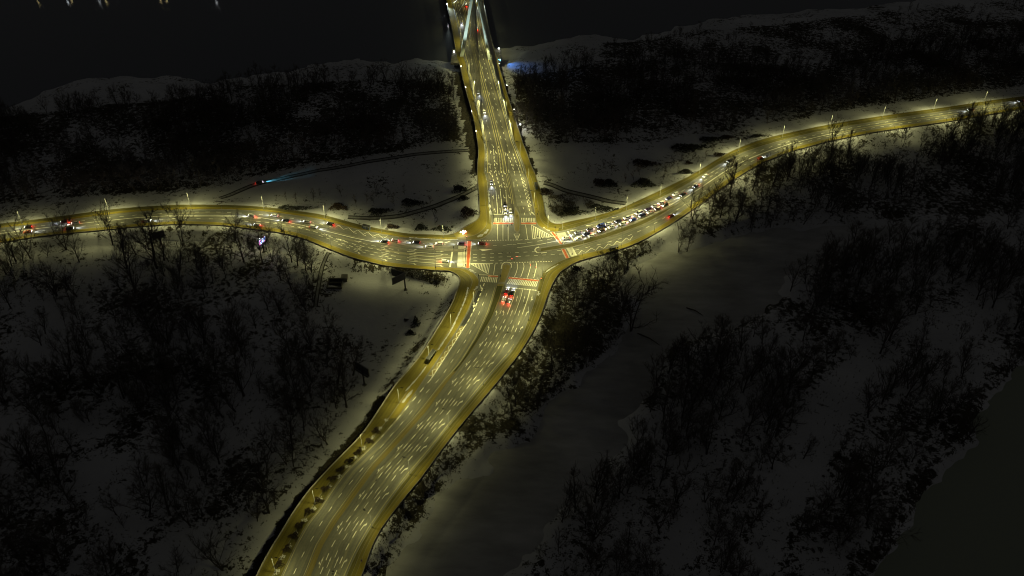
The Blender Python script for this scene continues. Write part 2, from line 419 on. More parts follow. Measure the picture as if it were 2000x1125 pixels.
# steep retaining bank along the west side of the lower road, gentler banks elsewhere
bandL = sstep((P(800, 790).y - Y) / 30.0) * (X < P(760, 900).x + 60)
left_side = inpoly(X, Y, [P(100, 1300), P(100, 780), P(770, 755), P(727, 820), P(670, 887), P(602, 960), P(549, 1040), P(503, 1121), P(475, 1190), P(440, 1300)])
wid = np.where(left_side, 3.4, 9.0)
wid = np.where(Y > P(900, 460).y + 4, 16.0, wid)
bk = np.where(left_side, base - 3.0 * (1 - sstep((d_c - 8) / 22)), base)
bk = np.where(Y > P(900, 460).y + 4, base + 2.0, bk)
H = -0.45 + (bk + .45) * sstep(d_c / wid)
H = np.where(in_c, -0.62 - np.minimum(d_c, 4) * .12, H)
d_i = dist_poly(X, Y, ice_w); in_i = inpoly(X, Y, ice_w)
d_p = dist_poly(X, Y, pond_w); in_p = inpoly(X, Y, pond_w)
for dd, ii in ((d_i, in_i), (d_p, in_p)):
    sd = np.where(ii, -dd, dd) + (vnoise(X, Y, 11, 21) - .5) * 7.0 + (vnoise(X, Y, 4.5, 22) - .5) * 4.0
    H = np.where(sd < 7, np.minimum(H, ICE_Z + .02 + sd * .30 + np.maximum(sd, 0) * .1), H)
    H = np.maximum(H, ICE_Z - 1.5)
d_r = dist_poly(X, Y, shore_w, False); in_r = inpoly(X, Y, river_w)
sd = np.where(in_r, -d_r, d_r) + (vnoise(X, Y, 16, 23) - .5) * 9.0 + (vnoise(X, Y, 6, 24) - .5) * 4.0
H = np.where(sd < 22, np.minimum(H, RIV_Z + .02 + np.where(sd > 0, sd * .16, sd * .25)), H)
H = np.maximum(H, RIV_Z - 2.5)
far = sstep((Y - FAR_Y) / 8.0)
H = H * (1 - far) + far * (RIV_Z + 5 + (vnoise(X, Y, 20, 9) - .5))
# how much bare ground, reed and litter shows through the snow (0 clean .. 1 bare)
def pmask(px, z=GND, soft=8.0):
    w = [P(u, v, z) for u, v in px]
    dd = dist_poly(X, Y, w); ii = inpoly(X, Y, w)
    return sstep((np.where(ii, dd, -dd) + soft * .5) / soft)
W1 = [(-60,240),(150,215),(350,195),(480,170),(600,165),(700,160),(860,158),(886,190),(896,230),(898,280),(740,306),(560,335),(470,368),(300,382),(100,395),(-60,410)]
W2 = [(1003,150),(1100,142),(1170,120),(1300,120),(1550,130),(1700,110),(2060,60),(2060,165),(1850,193),(1640,222),(1500,248),(1430,262),(1290,282),(1160,284),(1060,290),(1010,250)]
W2B = [(1170,88),(1300,66),(1420,60),(1560,45),(1700,30),(1850,18),(2060,-10),(2060,60),(1700,110),(1550,130),(1300,120),(1170,120)]
W3 = [(-60,478),(100,482),(190,500),(280,480),(420,460),(500,462),(560,480),(620,505),(612,560),(640,610),(690,670),(696,700),(680,790),(640,860),(590,930),(520,1020),(470,1090),(430,1180),(-60,1180)]
W4 = [(1310,446),(1360,405),(1410,372),(1480,334),(1560,302),(1640,287),(1800,258),(2060,222),(2060,428),(1800,428),(1650,432),(1530,440),(1400,458),(1310,474)]
W5 = [(1086,585),(1108,535),(1180,508),(1262,484),(1300,470),(1290,490),(1240,512),(1205,548),(1236,600),(1215,650),(1180,690),(1130,725),(1060,790),(1010,845),(960,885),(935,880),(905,900),(905,850),(960,795),(1010,725),(1056,650)]
W6 = [(1560,545),(1700,470),(1800,445),(2060,432),(2060,660),(1925,765),(1890,860),(1780,990),(1720,1075),(1660,1180),(960,1180),(1020,1110),(1070,1060),(1100,1010),(1180,940),(1235,890),(1262,800),(1285,740),(1330,690),(1480,625),(1530,585)]
CLEAR = [[(1560,790),(1600,740),(1660,690),(1690,630),(1720,690),(1750,715),(1740,760),(1680,800),(1640,890),(1570,1000),(1520,1125),(1420,1140),(1480,1000),(1530,890)],[(1280,1060),(1340,985),(1390,980),(1380,1060),(1320,1160),(1260,1160)],[(640,520),(880,535),(890,560),(820,690),(740,770),(700,780),(700,690),(650,600)],[(-20,800),(50,790),(80,850),(40,920),(-20,920)],[(150,900),(220,880),(235,970),(200,1060),(150,980)],[(60,500),(180,520),(250,500),(180,560),(90,560)],[(290,1060),(420,1010),(470,1080),(380,1140),(270,1140)]]
rough = np.full(X.shape, .15)
for px, a in ((W1, .46), (W2, .46), (W2B, .40), (W3, .27), (W4, .32), (W5, .42), (W6, .27)):
    rough = np.maximum(rough, a * pmask(px))
for px in CLEAR: rough = np.minimum(rough, 1 - pmask(px) * .92)
bank = [(708,1125),(746,1031),(823,933),(905,825),(992,720),(1043,644),(1077,560),(1093,533),(1118,516),(1184,495),(1258,468),(1275,485),(1200,520),(1130,560),(1110,640),(1050,745),(960,850),(880,930),(830,985),(780,1070),(760,1125)]
rough = np.maximum(rough, .36 * pmask(bank, -3, 5))
strip = [(503,1121),(549,1040),(602,960),(670,887),(727,820),(790,735),(840,660),(820,650),(770,720),(690,830),(600,930),(530,1030),(470,1125)]
rough = np.maximum(rough, .50 * pmask(strip, -4, 6))
swb = [(690,508),(760,524),(850,531),(880,534),(880,560),(800,545),(700,530)]
rough = np.maximum(rough, .36 * pmask(swb, -3, 6))
rough = np.clip(rough + (vnoise(X, Y, 30, 5) - .5) * .25 * (rough > .2), 0, 1)
rough = np.where(left_side & (d_c < 7.5), .9, rough)  # dark earth slope; the bank's shade is also painted into this cover
# trodden tracks and paths
TRACKS = []
for tr in TRACKS:
    w = [P(u, v, GND) for u, v in tr]
    rough = np.maximum(rough, .62 * (dist_poly(X, Y, w, False) < 1.3))
rough = np.maximum(rough, np.where(~in_p, .46 * (1 - sstep((d_p - 4) / 12)), 0))
rough = np.maximum(rough, np.where(~in_i & (X > P(1240, 600).x) & (Y < P(1400, 560).y), .42 * (1 - sstep((d_i - 3) / 9)), 0))
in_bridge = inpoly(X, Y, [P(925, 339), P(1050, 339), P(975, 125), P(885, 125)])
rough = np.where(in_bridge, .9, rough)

me = bpy.data.meshes.new('ground')
Vv = np.stack([X.ravel(), Y.ravel(), H.ravel()], 1).astype(np.float32)
idx = np.arange(nx * ny).reshape(nx, ny)
Q = np.stack([idx[:-1, :-1], idx[1:, :-1], idx[1:, 1:], idx[:-1, 1:]], -1).reshape(-1, 4)
me.vertices.add(len(Vv)); me.vertices.foreach_set('co', Vv.ravel())
me.loops.add(Q.size); me.loops.foreach_set('vertex_index', Q.ravel().astype(np.int32))
me.polygons.add(len(Q)); me.polygons.foreach_set('loop_start', (np.arange(len(Q)) * 4).astype(np.int32))
me.polygons.foreach_set('use_smooth', np.ones(len(Q), bool))
me.update(calc_edges=True); me.validate()
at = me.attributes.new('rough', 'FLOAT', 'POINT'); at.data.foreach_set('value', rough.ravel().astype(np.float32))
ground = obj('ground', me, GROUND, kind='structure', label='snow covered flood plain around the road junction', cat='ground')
def hz(x, y):
    i = min(max((x - GX0) / GS, 0), nx - 1.001); j = min(max((y - GY0) / GS, 0), ny - 1.001)
    a, b = int(i), int(j); fx, fy = i - a, j - b
    return float((H[a, b] * (1 - fx) + H[a + 1, b] * fx) * (1 - fy) + (H[a, b + 1] * (1 - fx) + H[a + 1, b + 1] * fx) * fy)
def G(u, v):
    """photo pixel -> point on the terrain"""
    z = GND
    for _ in range(4):
        p = P(u, v, z); z = .5 * z + .5 * hz(p.x, p.y)
    p = P(u, v, z)
    return Vector((p.x, p.y, hz(p.x, p.y)))
# footpaths through the snow: dark trodden edges, paler middle
PATH_D = mat('path_wet_asphalt', (.05, .048, .042), .85, vary=.5, vscale=.4); PATH_S = mat('path_packed_snow', (.26, .26, .26), .85, vary=.35, vscale=.5)
def footpath(px, w, label):
    c = catmull([G(*q) for q in px], 2.0); A, B = [], []
    for i, p in enumerate(c):
        d = c[min(i + 1, len(c) - 1)] - c[max(i - 1, 0)]; d.z = 0; d.normalize(); n = Vector((-d.y, d.x, 0)) * w / 2
        for L_, q in ((A, p - n), (B, p + n)): L_.append(Vector((q.x, q.y, max(hz(q.x, q.y), hz(p.x, p.y)) + .05)))
    o = obj('path', ribbon_mesh(A, B, 0, 1, 0, 'path', PATH_D, skirt=.5), kind='structure', label=label, cat='path')
    obj('packed_snow', ribbon_mesh(A, B, .27, .73, .02, 'packed_snow', PATH_S), parent=o)
footpath([(934,366),(918,374),(890,387),(845,404.5),(795,419),(757,425),(720,427.5),(680,426)], 4.6, 'path curving from the bridge foot across the upper left field')
footpath([(642,493),(630,520),(622,560),(616,600)], 2.6, 'wheel tracks running down left of the concrete foundation')
footpath([(1062,358),(1080,363),(1110,374.5),(1170,388.5),(1222,399)], 4.6, 'path from the bridge foot to the right road pavement')
footpath([(430,388),(470,372),(505,359),(560,347),(650,329),(740,313),(830,300),(915,294)], 4.0, 'snowy side track along the upper left wood')
# land beyond the surveyed sheet, to the horizon
ring = MB()
for (x0, x1, y0, y1) in ((-9000, 9000, 880, 9000), (-9000, GX0, -600, 880), (GX1, 9000, -600, 880), (GX0, GX1, -600, GY0)):
    ring.add([(x0, y0, GND - .6), (x1, y0, GND - .6), (x1, y1, GND - .6), (x0, y1, GND - .6)], [(0, 1, 2, 3)])
m_ = ring.me('ground'); obj('far_ground', m_, mat('far_snow_land', (.10, .10, .09), .95, vary=.5, vscale=.02), kind='structure', label='dark snowy land reaching to the horizon', cat='ground')
def offset_poly(pts, d):
    n = len(pts); A = sum(pts[i].x * pts[(i + 1) % n].y - pts[(i + 1) % n].x * pts[i].y for i in range(n)); s = 1 if A > 0 else -1
    out = []
    for i in range(n):
        t = (pts[(i + 1) % n] - pts[i - 1]).normalized(); out.append(pts[i] + Vector((t.y, -t.x, 0)) * d * s)
    return out
obj('ice', poly_prism(offset_poly(ice_w, 7.0), ICE_Z - .3, ICE_Z, 'ice', ICE), kind='structure', label='frozen snow dusted backwater beside the lower road', cat='ice')
obj('pond_water', poly_prism(offset_poly(pond_w, 6.0), ICE_Z - .3, ICE_Z - .02, 'pond', POND), kind='structure', label='dark open water in the lower right corner', cat='water')
obj('river_water', mesh('river', [(-620, 500, RIV_Z), (620, 500, RIV_Z), (620, FAR_Y + 30, RIV_Z), (-620, FAR_Y + 30, RIV_Z)], [(0, 1, 2, 3)]), WATER, kind='structure', label='dark river along the top of the view', cat='river')

# ------------------------------------------------------------------ roads
ZP = 0.13                                    # kerb height
def lift(L, z): return [Vector((p.x, p.y, p.z + z)) for p in L]
def lower_edge(tab, y0, y1, n): return [P(interp(tab, y0 + (y1 - y0) * i / n), y0 + (y1 - y0) * i / n) for i in range(n + 1)]
def side_edge(tab, x0, x1, n): return [P(x0 + (x1 - x0) * i / n, interp(tab, x0 + (x1 - x0) * i / n)) for i in range(n + 1)]
nw_k, nw_o = pair_resample(*kP(NW)); sw_k, sw_o = pair_resample(*kP(SW)); se_k, se_o = pair_resample(*kP(SE)); ne_k, ne_o = pair_resample(*kP(NE))
# lower road carriageways (worn along their run), left and right roads, bridge approach, and the crossing between them
def road(name, me, label): return obj(name, me, kind='structure', label=label, cat='road')
ka, kb = lower_edge(L_XK, 566, 1190, 60), lower_edge(L_XM, 566, 1190, 60)
R_LW = road('road', ribbon_mesh(ka, kb, -.04, 1.1, .002, 'road', ASPH, across=4), 'lower road carriageway on the left of the grass median')
ka, kb = lower_edge(L_XL, 566, 1190, 60), lower_edge(L_XR, 566, 1190, 60)
R_LE = road('road', ribbon_mesh(ka, kb, -.1, 1.03, .004, 'road', ASPH, across=5), 'wide lower road carriageway full of turn arrows, right of the median')
ka, kb = side_edge(A_N, -80, 880, 90), side_edge(A_S, -80, 880, 90)
R_A = road('road', ribbon_mesh(ka, kb, -.02, 1.02, .002, 'road', ASPH, across=5), 'curving road leaving the junction to the left')
ka, kb = side_edge(B_N, 1122, 2080, 90), side_edge(B_S, 1122, 2080, 90)
R_B = road('road', ribbon_mesh(ka, kb, -.02, 1.02, .002, 'road', ASPH, across=5), 'curving road leaving the junction to the right')
jp = [P(947, 339)] + [p for p in nw_k[1:41]] + [P(880, 468.7), P(880, 523)] + [p for p in sw_k[73:93]] + [P(931, 566), P(1049, 566)] + se_k[54:77] + [P(1122, 500), P(1122, 445.5)] + ne_k[74:] 
cl = []
for p in jp:
    if not cl or (p - cl[-1]).length > .05: cl.append(p)
R_J = road('road', poly_prism(cl, 0, 0, 'road', ASPH_J), 'asphalt of the four way junction and the bridge approach')
uvl = R_J.data.uv_layers.new(name='uv')
for lp in R_J.data.loops:
    c = R_J.data.vertices[lp.vertex_index].co; uvl.data[lp.index].uv = (c.x, c.y)
# approach to the bridge: worn strip over the crossing asphalt
ka = [P(947, 339), P(951.5, 353), P(953, 374), P(955, 399), P(959, 417)]; kb = [P(1026, 339), P(1031, 353), P(1036, 375), P(1041, 397), P(1044, 417)]
a_, b_ = pair_resample(ka, kb)
R_N = road('road', ribbon_mesh(a_, b_, .002, .998, .006, 'road', ASPH_BR, across=4), 'streaked approach lanes between the junction and the bridge')

PAVES = []
def pavement(k, o, bands, label, skirt=1.4):
    b0 = ribbon_mesh(k, o, 0, 1, ZP, 'pavement', CONC, skirt=skirt)
    r = obj('pavement', b0, kind='structure', label=label, cat='pavement')
    for i, (f0, f1, nm, mt, up) in enumerate(bands):
        obj(nm, ribbon_mesh(k, o, f0, f1, ZP + up, nm, mt, skirt=0), parent=r)
    return r
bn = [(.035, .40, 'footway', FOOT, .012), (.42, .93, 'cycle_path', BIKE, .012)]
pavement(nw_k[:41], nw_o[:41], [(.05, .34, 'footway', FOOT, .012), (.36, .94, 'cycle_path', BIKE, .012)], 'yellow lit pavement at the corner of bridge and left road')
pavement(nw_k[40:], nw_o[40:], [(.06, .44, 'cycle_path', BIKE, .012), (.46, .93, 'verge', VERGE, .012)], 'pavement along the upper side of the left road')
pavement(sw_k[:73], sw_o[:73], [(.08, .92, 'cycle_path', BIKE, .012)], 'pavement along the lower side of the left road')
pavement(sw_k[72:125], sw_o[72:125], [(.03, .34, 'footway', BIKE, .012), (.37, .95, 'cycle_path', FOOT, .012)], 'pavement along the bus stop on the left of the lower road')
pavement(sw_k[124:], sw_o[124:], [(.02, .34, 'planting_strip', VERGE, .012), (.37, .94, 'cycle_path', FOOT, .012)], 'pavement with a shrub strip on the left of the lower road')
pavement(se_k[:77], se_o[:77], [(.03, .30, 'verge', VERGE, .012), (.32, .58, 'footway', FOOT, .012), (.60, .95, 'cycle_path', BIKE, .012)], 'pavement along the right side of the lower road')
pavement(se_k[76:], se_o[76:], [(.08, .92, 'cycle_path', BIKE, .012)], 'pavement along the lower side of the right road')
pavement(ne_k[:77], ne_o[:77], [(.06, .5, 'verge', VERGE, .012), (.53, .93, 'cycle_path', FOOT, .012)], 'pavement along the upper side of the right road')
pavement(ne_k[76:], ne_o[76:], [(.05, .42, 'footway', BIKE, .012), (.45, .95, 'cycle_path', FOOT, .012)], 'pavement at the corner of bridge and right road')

PARA = mat('parapet_concrete', (.40, .38, .30), .8, vary=.2, vscale=.4)
for k0, k1, lb in ((124, len(sw_o), 'low concrete parapet along the left edge of the lower road'), (92, 125, 'low concrete parapet below the lower bus shelter pavement')):
    inn = [a.lerp(b, .035) for a, b in zip(sw_o[k0:k1], sw_k[k0:k1])]
    obj('parapet', ribbon_mesh(sw_o[k0:k1], inn, -.3, .6, ZP + .45, 'parapet', PARA, skirt=.6), label=lb, cat='parapet')
def island(px, name, label, inner=None, inner_mat=None, z=ZP, m=CONC, parent=None):
    o = obj(name, poly_prism(catmull([P(*q) for q in px] + [P(*px[0])], 2.0)[:-1], 0.0, z, name, m), parent=parent, **({} if parent else dict(kind='structure', label=label, cat='traffic island')))
    if inner: obj(inner, poly_prism([P(*q) for q in shrink(px)], z + .012, z + .012, inner, inner_mat), parent=o)
    return o
def shrink(px, f=.82):
    cx, cy = sum(q[0] for q in px) / len(px), sum(q[1] for q in px) / len(px)
    return [(cx + (x - cx) * f, cy + (y - cy) * f) for x, y in px]
island([(1006,404),(1012,412),(1015.5,425),(1016,440),(1015,452),(1010,456.5),(1005,452),(1003,440),(1003,422)], 'traffic_island', 'small paved island at the foot of the bridge lanes', 'paving', PAVE_M)
island([(982,516),(987,513.6),(993,513.8),(998.5,517.5),(996,530),(991,543),(985.5,555),(972,555),(976,542),(979,530)], 'traffic_island', 'rounded nose of the lower road median at the junction', 'paving', PAVE_M)
med = obj('median', ribbon_mesh(lower_edge(L_XM, 555.5, 1190, 80), lower_edge(L_XL, 555.5, 1190, 80), 0, 1, ZP, 'median', PAVE_M, skirt=.12), kind='structure', label='long median strip dividing the lower road', cat='median')
obj('grass', ribbon_mesh(lower_edge(L_XM, 559, 726, 40), lower_edge(L_XL, 559, 726, 40), .10, .93, ZP + .02, 'grass', GRASS_D), parent=med)
obj('kerb', ribbon_mesh(lower_edge(L_XM, 556, 1190, 80), lower_edge(L_XL, 556, 1190, 80), .0, .05, ZP + .012, 'kerb', CONC), parent=med)
em = [(1046,488.5),(1052,484),(1080,479.5),(1114.7,473.5),(1164,460.5),(1202,448),(1246,432.5),(1280,417),(1320,398.5),(1333,391),(1300,415.5),(1260,438),(1214,455.5),(1189,464),(1152,475),(1119.6,483),(1090,488),(1065,492.5),(1050,493)]
island(em, 'traffic_island', 'long pointed island in the right road beside the queue', None)
def strip_px(px_a, px_b, name, m, z, parent=None):
    A, B = pair_resample([P(*q) for q in px_a], [P(*q) for q in px_b]); return obj(name, ribbon_mesh(A, B, .12, .88, z, name, m), parent=parent)
strip_px([(1056,485),(1080,480.5),(1114.7,474.5),(1164,461.5),(1202,449),(1246,434),(1280,418.5),(1318,400.5)],[(1056,491.5),(1090,487),(1119.6,482),(1152,474),(1189,463),(1214,454.5),(1260,437),(1316,404)], 'paving', VERGE, ZP + .012, bpy.data.objects['traffic_island.002'])
island([(906,486.5),(870,486),(830,483.2),(790,477.5),(770,474.5),(790,480),(830,487),(870,490.5),(906,491)], 'traffic_island', 'thin island in the left road beside its crossing', None)
island([(921,488),(930,487.2),(940,488.2),(930,490.5),(921,490.5)], 'traffic_island', 'tiny paved island east of the left crossing', None)

# dark repaved lane beside the lower bus stop
obj('asphalt_patch', ribbon_mesh([P(934,568),(P(924,590)),P(914,612),P(900,636)], [P(941,568),P(931,592),P(921,614),P(908,636)], 0, 1, .014, 'asphalt_patch', ASPH_NEW), parent=R_LW)
obj('bus_bay_surface', ribbon_mesh([P(900,637),P(878,671),P(855,706),P(837,733)], [P(907,638),P(886,671),P(863,706),P(844,735)], 0, 1, .014, 'bus_bay_surface', PAVE_M), parent=R_LW)
obj('concrete_bay', ribbon_mesh([P(994,333),P(998,345),P(1004,372),P(1010,402)], [P(1021,334),P(1024,345),P(1030,372),P(1037,402)], 0, 1, .010, 'concrete_bay', mat('bay_concrete', (.15, .147, .12), .8, vary=.25, vscale=.25)), parent=R_N)
# ------------------------------------------------------------------ painted markings
ZM = .020
def dashes(pts, w, dash=None, gap=0, off=0.0, z=ZM):
    pts = [Vector((p.x, p.y, z)) for p in catmull(pts, 2.0)]
    V, F = [], []
    def seg(a, b):
        d = (b - a); d.normalize(); n = Vector((-d.y, d.x, 0)) * w / 2
        k = len(V); V.extend([a - n, b - n, b + n, a + n]); F.append((k, k + 1, k + 2, k + 3))
    if dash is None:
        A, B = [], []
        for i, p in enumerate(pts):
            d = (pts[min(i + 1, len(pts) - 1)] - pts[max(i - 1, 0)]).normalized(); n = Vector((-d.y, d.x, 0)) * w / 2
            A.append(p - n); B.append(p + n)
        m = len(A); V = A + B
        F = [(i, i + 1, m + i + 1, m + i) for i in range(m - 1)]
        return V, F
    s, per = -off, dash + gap
    for i in range(len(pts) - 1):
        a, b = pts[i], pts[i + 1]; l = (b - a).length
        if l < 1e-4: continue
        t = 0.0
        while t < l - 1e-4:
            ph = (s + t) % per
            if ph < dash: e = min(l, t + dash - ph); seg(a.lerp(b, t / l), a.lerp(b, e / l)); t = e + 1e-4
            else: t = min(l, t + per - ph + 1e-4)
        s += l
    return V, F
def paint(parent, name, px, w, dash=None, gap=0, off=0.0, m=PAINT, z=ZM, world=False):
    V, F = dashes(px if world else [P(*q) for q in px], w, dash, gap, off, z)
    if F: return obj(name, mesh(name, V, F), m, parent=parent)
ARROWS = {
 'straight': [[(-.13,0),(.13,0),(.13,3.0),(.46,3.0),(0,5.2),(-.46,3.0),(-.13,3.0)]],
 'right': [[(-.15,0),(.15,0),(.15,2.3),(.75,3.0),(.75,2.5),(1.45,3.55),(.75,4.6),(.75,3.9),(-.15,3.1)]],
 'left': [[(.15,0),(-.15,0),(-.15,2.3),(-.75,3.0),(-.75,2.5),(-1.45,3.55),(-.75,4.6),(-.75,3.9),(.15,3.1)]],
 'straight_left': [[(-.13,0),(.13,0),(.13,3.0),(.46,3.0),(0,5.2),(-.46,3.0),(-.13,3.0)],[(-.13,1.2),(-.13,1.7),(-.8,2.5),(-.8,3.0),(-1.3,2.1),(-.8,1.3),(-.8,1.8)]],
 'straight_right': [[(-.13,0),(.13,0),(.13,3.0),(.46,3.0),(0,5.2),(-.46,3.0),(-.13,3.0)],[(.13,1.2),(.13,1.7),(.8,2.5),(.8,3.0),(1.3,2.1),(.8,1.3),(.8,1.8)]],
 'diag': [[(-.3,0),(.3,0),(.3,2.4),(.9,2.4),(0,4.4),(-.9,2.4),(-.3,2.4)]],
}
ARM = {}
for k, polys in ARROWS.items():
    V, F = [], []
    for p in polys:
        n = len(V); q = [Vector((x * .72, y - 2.6, 0)) for x, y in p]
        F += [tuple(i + n for i in t) for t in tessellate_polygon([q])]; V += q
    ARM[k] = mesh('lane_arrow', V, F, PAINT)
def arrow(parent, kind, u, v, du, dv):
    """arrow at pixel, pointing along pixel direction (du,dv)"""
    a = P(u, v); b = P(u + du * .5, v + dv * .5)
    d = b - a
    o = obj('lane_arrow', ARM[kind], parent=parent)
    o.location = (a.x, a.y, ZM + .004); o.rotation_euler = (0, 0, math.atan2(d.y, d.x) - math.pi / 2)
    return o
def quad(parent, name, px, m=PAINT, z=ZM):
    return obj(name, poly_prism([P(*q) for q in px], z, z, name, m), parent=parent)
def lerp2(a, b, t): return (a[0] + (b[0] - a[0]) * t, a[1] + (b[1] - a[1]) * t)
def zebra(parent, c, n, duty=.52):
    """c: four pixel corners a0-a1 (one edge), b0-b1 (other edge); n stripes running from edge a to edge b"""
    for i in range(n):
        t0, t1 = i / n, (i + duty) / n
        quad(parent, 'crossing_stripe', [lerp2(c[0], c[1], t0), lerp2(c[0], c[1], t1), lerp2(c[2], c[3], t1), lerp2(c[2], c[3], t0)])
def dots(parent, a, b, n, size=.62):
    A, B = P(*a), P(*b); d = (B - A); L = d.length; d.normalize(); nn = Vector((-d.y, d.x, 0)) * size * .5
    V, F = [], []
    for i in range(n):
        p = A.lerp(B, (i + .25) / n); q = A.lerp(B, (i + .75) / n); k = len(V)
        V += [p - nn, q - nn, q + nn, p + nn]; F.append((k, k + 1, k + 2, k + 3))
    V = [Vector((v.x, v.y, ZM + .004)) for v in V]
    o = obj('crossing_dots', mesh('crossing_dots', V, F), PAINT, parent=parent); o['kind'] = 'stuff'
def red_band(parent, px, n):
    quad(parent, 'red_cycle_crossing', px, RED, ZM - .004)
    dots(parent, px[0], px[1], n); dots(parent, px[3], px[2], n)

# crossings
zebra(R_J, [(966,425.5),(1002.5,425.5),(966,433),(1002.5,433)], 11)
zebra(R_J, [(1018,425.5),(1047,425.5),(1018.3,433),(1047,433)], 9)
red_band(R_J, [(963.5,434.6),(1003,434.6),(1003,437.8),(963.5,437.8)], 17)
red_band(R_J, [(1017,434.6),(1047.5,434.6),(1047.5,437.8),(1017,437.8)], 14)
zebra(R_J, [(895,480.5),(893,523),(909.5,480.5),(907.5,523)], 18)
red_band(R_J, [(921,471),(916.6,523),(909.6,523),(913,471)], 22)
zebra(R_J, [(995.5,545.5),(1052.5,551),(989.5,554.5),(1049,560)], 17)
red_band(R_J, [(994,541),(1053,546.8),(1051.5,550),(992.5,544.6)], 22)
zebra(R_J, [(940.5,540.5),(973,543),(937.5,550),(971.5,552.2)], 10)
red_band(R_J, [(953,537.2),(973,538.8),(973,542),(953,540.2)], 9)
dots(R_J, (934,536), (953,537.4), 9)
zebra(R_J, [(1087,455.5),(1096,474.5),(1104,454),(1113,473)], 10)
zebra(R_J, [(1106,485.5),(1116,503),(1118.5,483),(1128,500)], 9)
red_band(R_J, [(1075.5,453.5),(1096,479.5),(1102,478.5),(1081.5,453)], 14)
red_band(R_J, [(1096.5,487),(1105.5,504.5),(1112,504),(1103,486)], 10)
# stop lines
paint(R_J, 'stop_line', [(963.7,418.7),(1002,418.7)], .62); paint(R_A, 'stop_line', [(883.4,491.8),(879,521.5)], .9, z=ZM + .003)
paint(R_J, 'stop_line', [(1108.6,451.5),(1121.5,471)], .8); paint(R_J, 'stop_line', [(987,561),(1048,567)], .7, 1.1, .35, z=ZM + .006)
# painted triangles with hatching
def hatch(parent, tri, n, dirn):
    for i in range(3): paint(parent, 'hatch_edge', [tri[i], tri[(i + 1) % 3]], .34)
    a, b, c = dirn
    for i in range(1, n):
        t = i / n
        paint(parent, 'hatch_bar', [lerp2(a, b, t), lerp2(a, c, t)], .34)
hatch(R_J, [(1038,439.2),(1040.5,465.8),(1078,461.5)], 11, ((1078,461.5),(1038,439.2),(1040.5,465.8)))
hatch(R_J, [(919.5,515.6),(956.5,515.6),(953,535)], 12, ((919.5,515.6),(956.5,515.6),(953,535)))
hatch(R_J, [(1003.7,457),(1015.4,457),(1010,469.5)], 5, ((1010,469.5),(1003.7,457),(1015.4,457)))
quad(R_J, 'painted_nose', [(935.5,486.3),(962,487.2),(942,490.6)])
paint(R_J, 'nose_outline', [(1053,482.5),(1047,484.5),(1044.5,488.5),(1048,492.5),(1056,494.2),(1068,492.5)], .9)
paint(R_J, 'nose_outline', [(979,525),(981,516),(985,512.6),(990,512),(996,513),(999,517),(998,523)], .6)
# lines through the crossing
paint(R_J, 'guide_line', [(936,469.5),(960,469.4),(985,469),(1009,468.8)], .55, .8, .7)
paint(R_J, 'guide_line', [(998,513.5),(1030,512),(1060,511),(1078,510.5)], .55, .8, .7)
paint(R_J, 'guide_line', [(919,514.8),(958,514.4)], .4); paint(R_J, 'guide_line', [(958,514.4),(981,513.6)], .4, 1.5, 1.2)
for p0, p1 in (((924,497.5),(1095,489)),((924,503.5),(1010,501)),((1010,501),(1100,496)),((924,509.5),(1000,508))):
    paint(R_J, 'guide_line', [p0, lerp2(p0, p1, .5), p1], .3, 2.2, 2.6)
paint(R_J, 'guide_line', [(1012,469),(1040,466.8),(1065,464.5),(1086,461)], .34, 2.5, 1.5); paint(R_J, 'guide_line', [(990,478),(1030,474),(1060,469.5),(1086,465)], .3, 3, 3); paint(R_J, 'guide_line', [(1010,484),(1050,478),(1088,470.5)], .34)
paint(R_J, 'guide_line', [(924,478.5),(985,479),(1030,474.5)], .25, 2.2, 3.5)
# bridge approach lanes inside the crossing
for x0, y0, x1, y1 in ((972,438.5,972,468),(982.3,438.5,982.3,468),(992.3,438.5,992.5,468)): paint(R_J, 'lane_line', [(x0, y0), (x1, y1)], .3)
paint(R_J, 'lane_line', [(1026.5,439),(1030.5,467.5)], .3)
# lower approach inside the crossing (curved)
for pts in (((1010,514),(1011,522),(1008,533),(1005,540)),((1022.5,513.5),(1023.5,521),(1020,533),(1017,541)),((1035,512.8),(1036,521),(1033,533),(1030,542)),((1047,512.3),(1048,521),(1045,533),(1042.5,543))): paint(R_J, 'lane_line', list(pts), .3)
paint(R_J, 'lane_line', [(967,515.5),(965.5,526),(964,536.5)], .34)
# lower road, right carriageway
def LX(f, y): return (interp(L_XL, y) + (interp(L_XR, y) - interp(L_XL, y)) * f, y)
for k, f in enumerate((.18, .385, .585, .79)):
    y0 = 567 if k else 566
    paint(R_LE, 'lane_line', [LX(f, y) for y in range(566, 618 if k in (1, 2, 3) else 602, 6)], .36 if k != 2 else .24)
    paint(R_LE, 'dashed_lane_line', [LX(f, y) for y in range(622 if k else 606, 668, 6)], .36 if k in (1, 3) else .24, 3.0, 2.6, k * .7)
f4 = {0: [(668,.25),(720,.27),(800,.26),(1190,.245)], 1: [(668,.44),(720,.46),(800,.46),(1190,.46)], 2: [(668,.62),(720,.64),(800,.66),(1190,.665)]}
for k in f4:
    paint(R_LE, 'dashed_lane_line', [LX(interp(f4[k], y), y) for y in range(668, 1190, 8)], 0.36 if k != 1 else .2, 3.2, 3.0 if k != 1 else 5.2, k * 1.1)
paint(R_LE, 'edge_line', [LX(.93, y) for y in range(672, 1190, 10)], .22, m=PAINT_Y)
def ldir(f, y): a, b = LX(f, y), LX(f, y - 8); return b[0] - a[0], b[1] - a[1]
for y, kinds in ((583,(None,None,'straight','straight','straight_right')),(611,('left','left','straight','straight','right')),(641,('left','left','straight','straight','right'))):
    for i, kd in enumerate(kinds):
        if kd: f = (.09, .28, .485, .69, .895)[i]; arrow(R_LE, kd, *LX(f, y), *ldir(f, y))
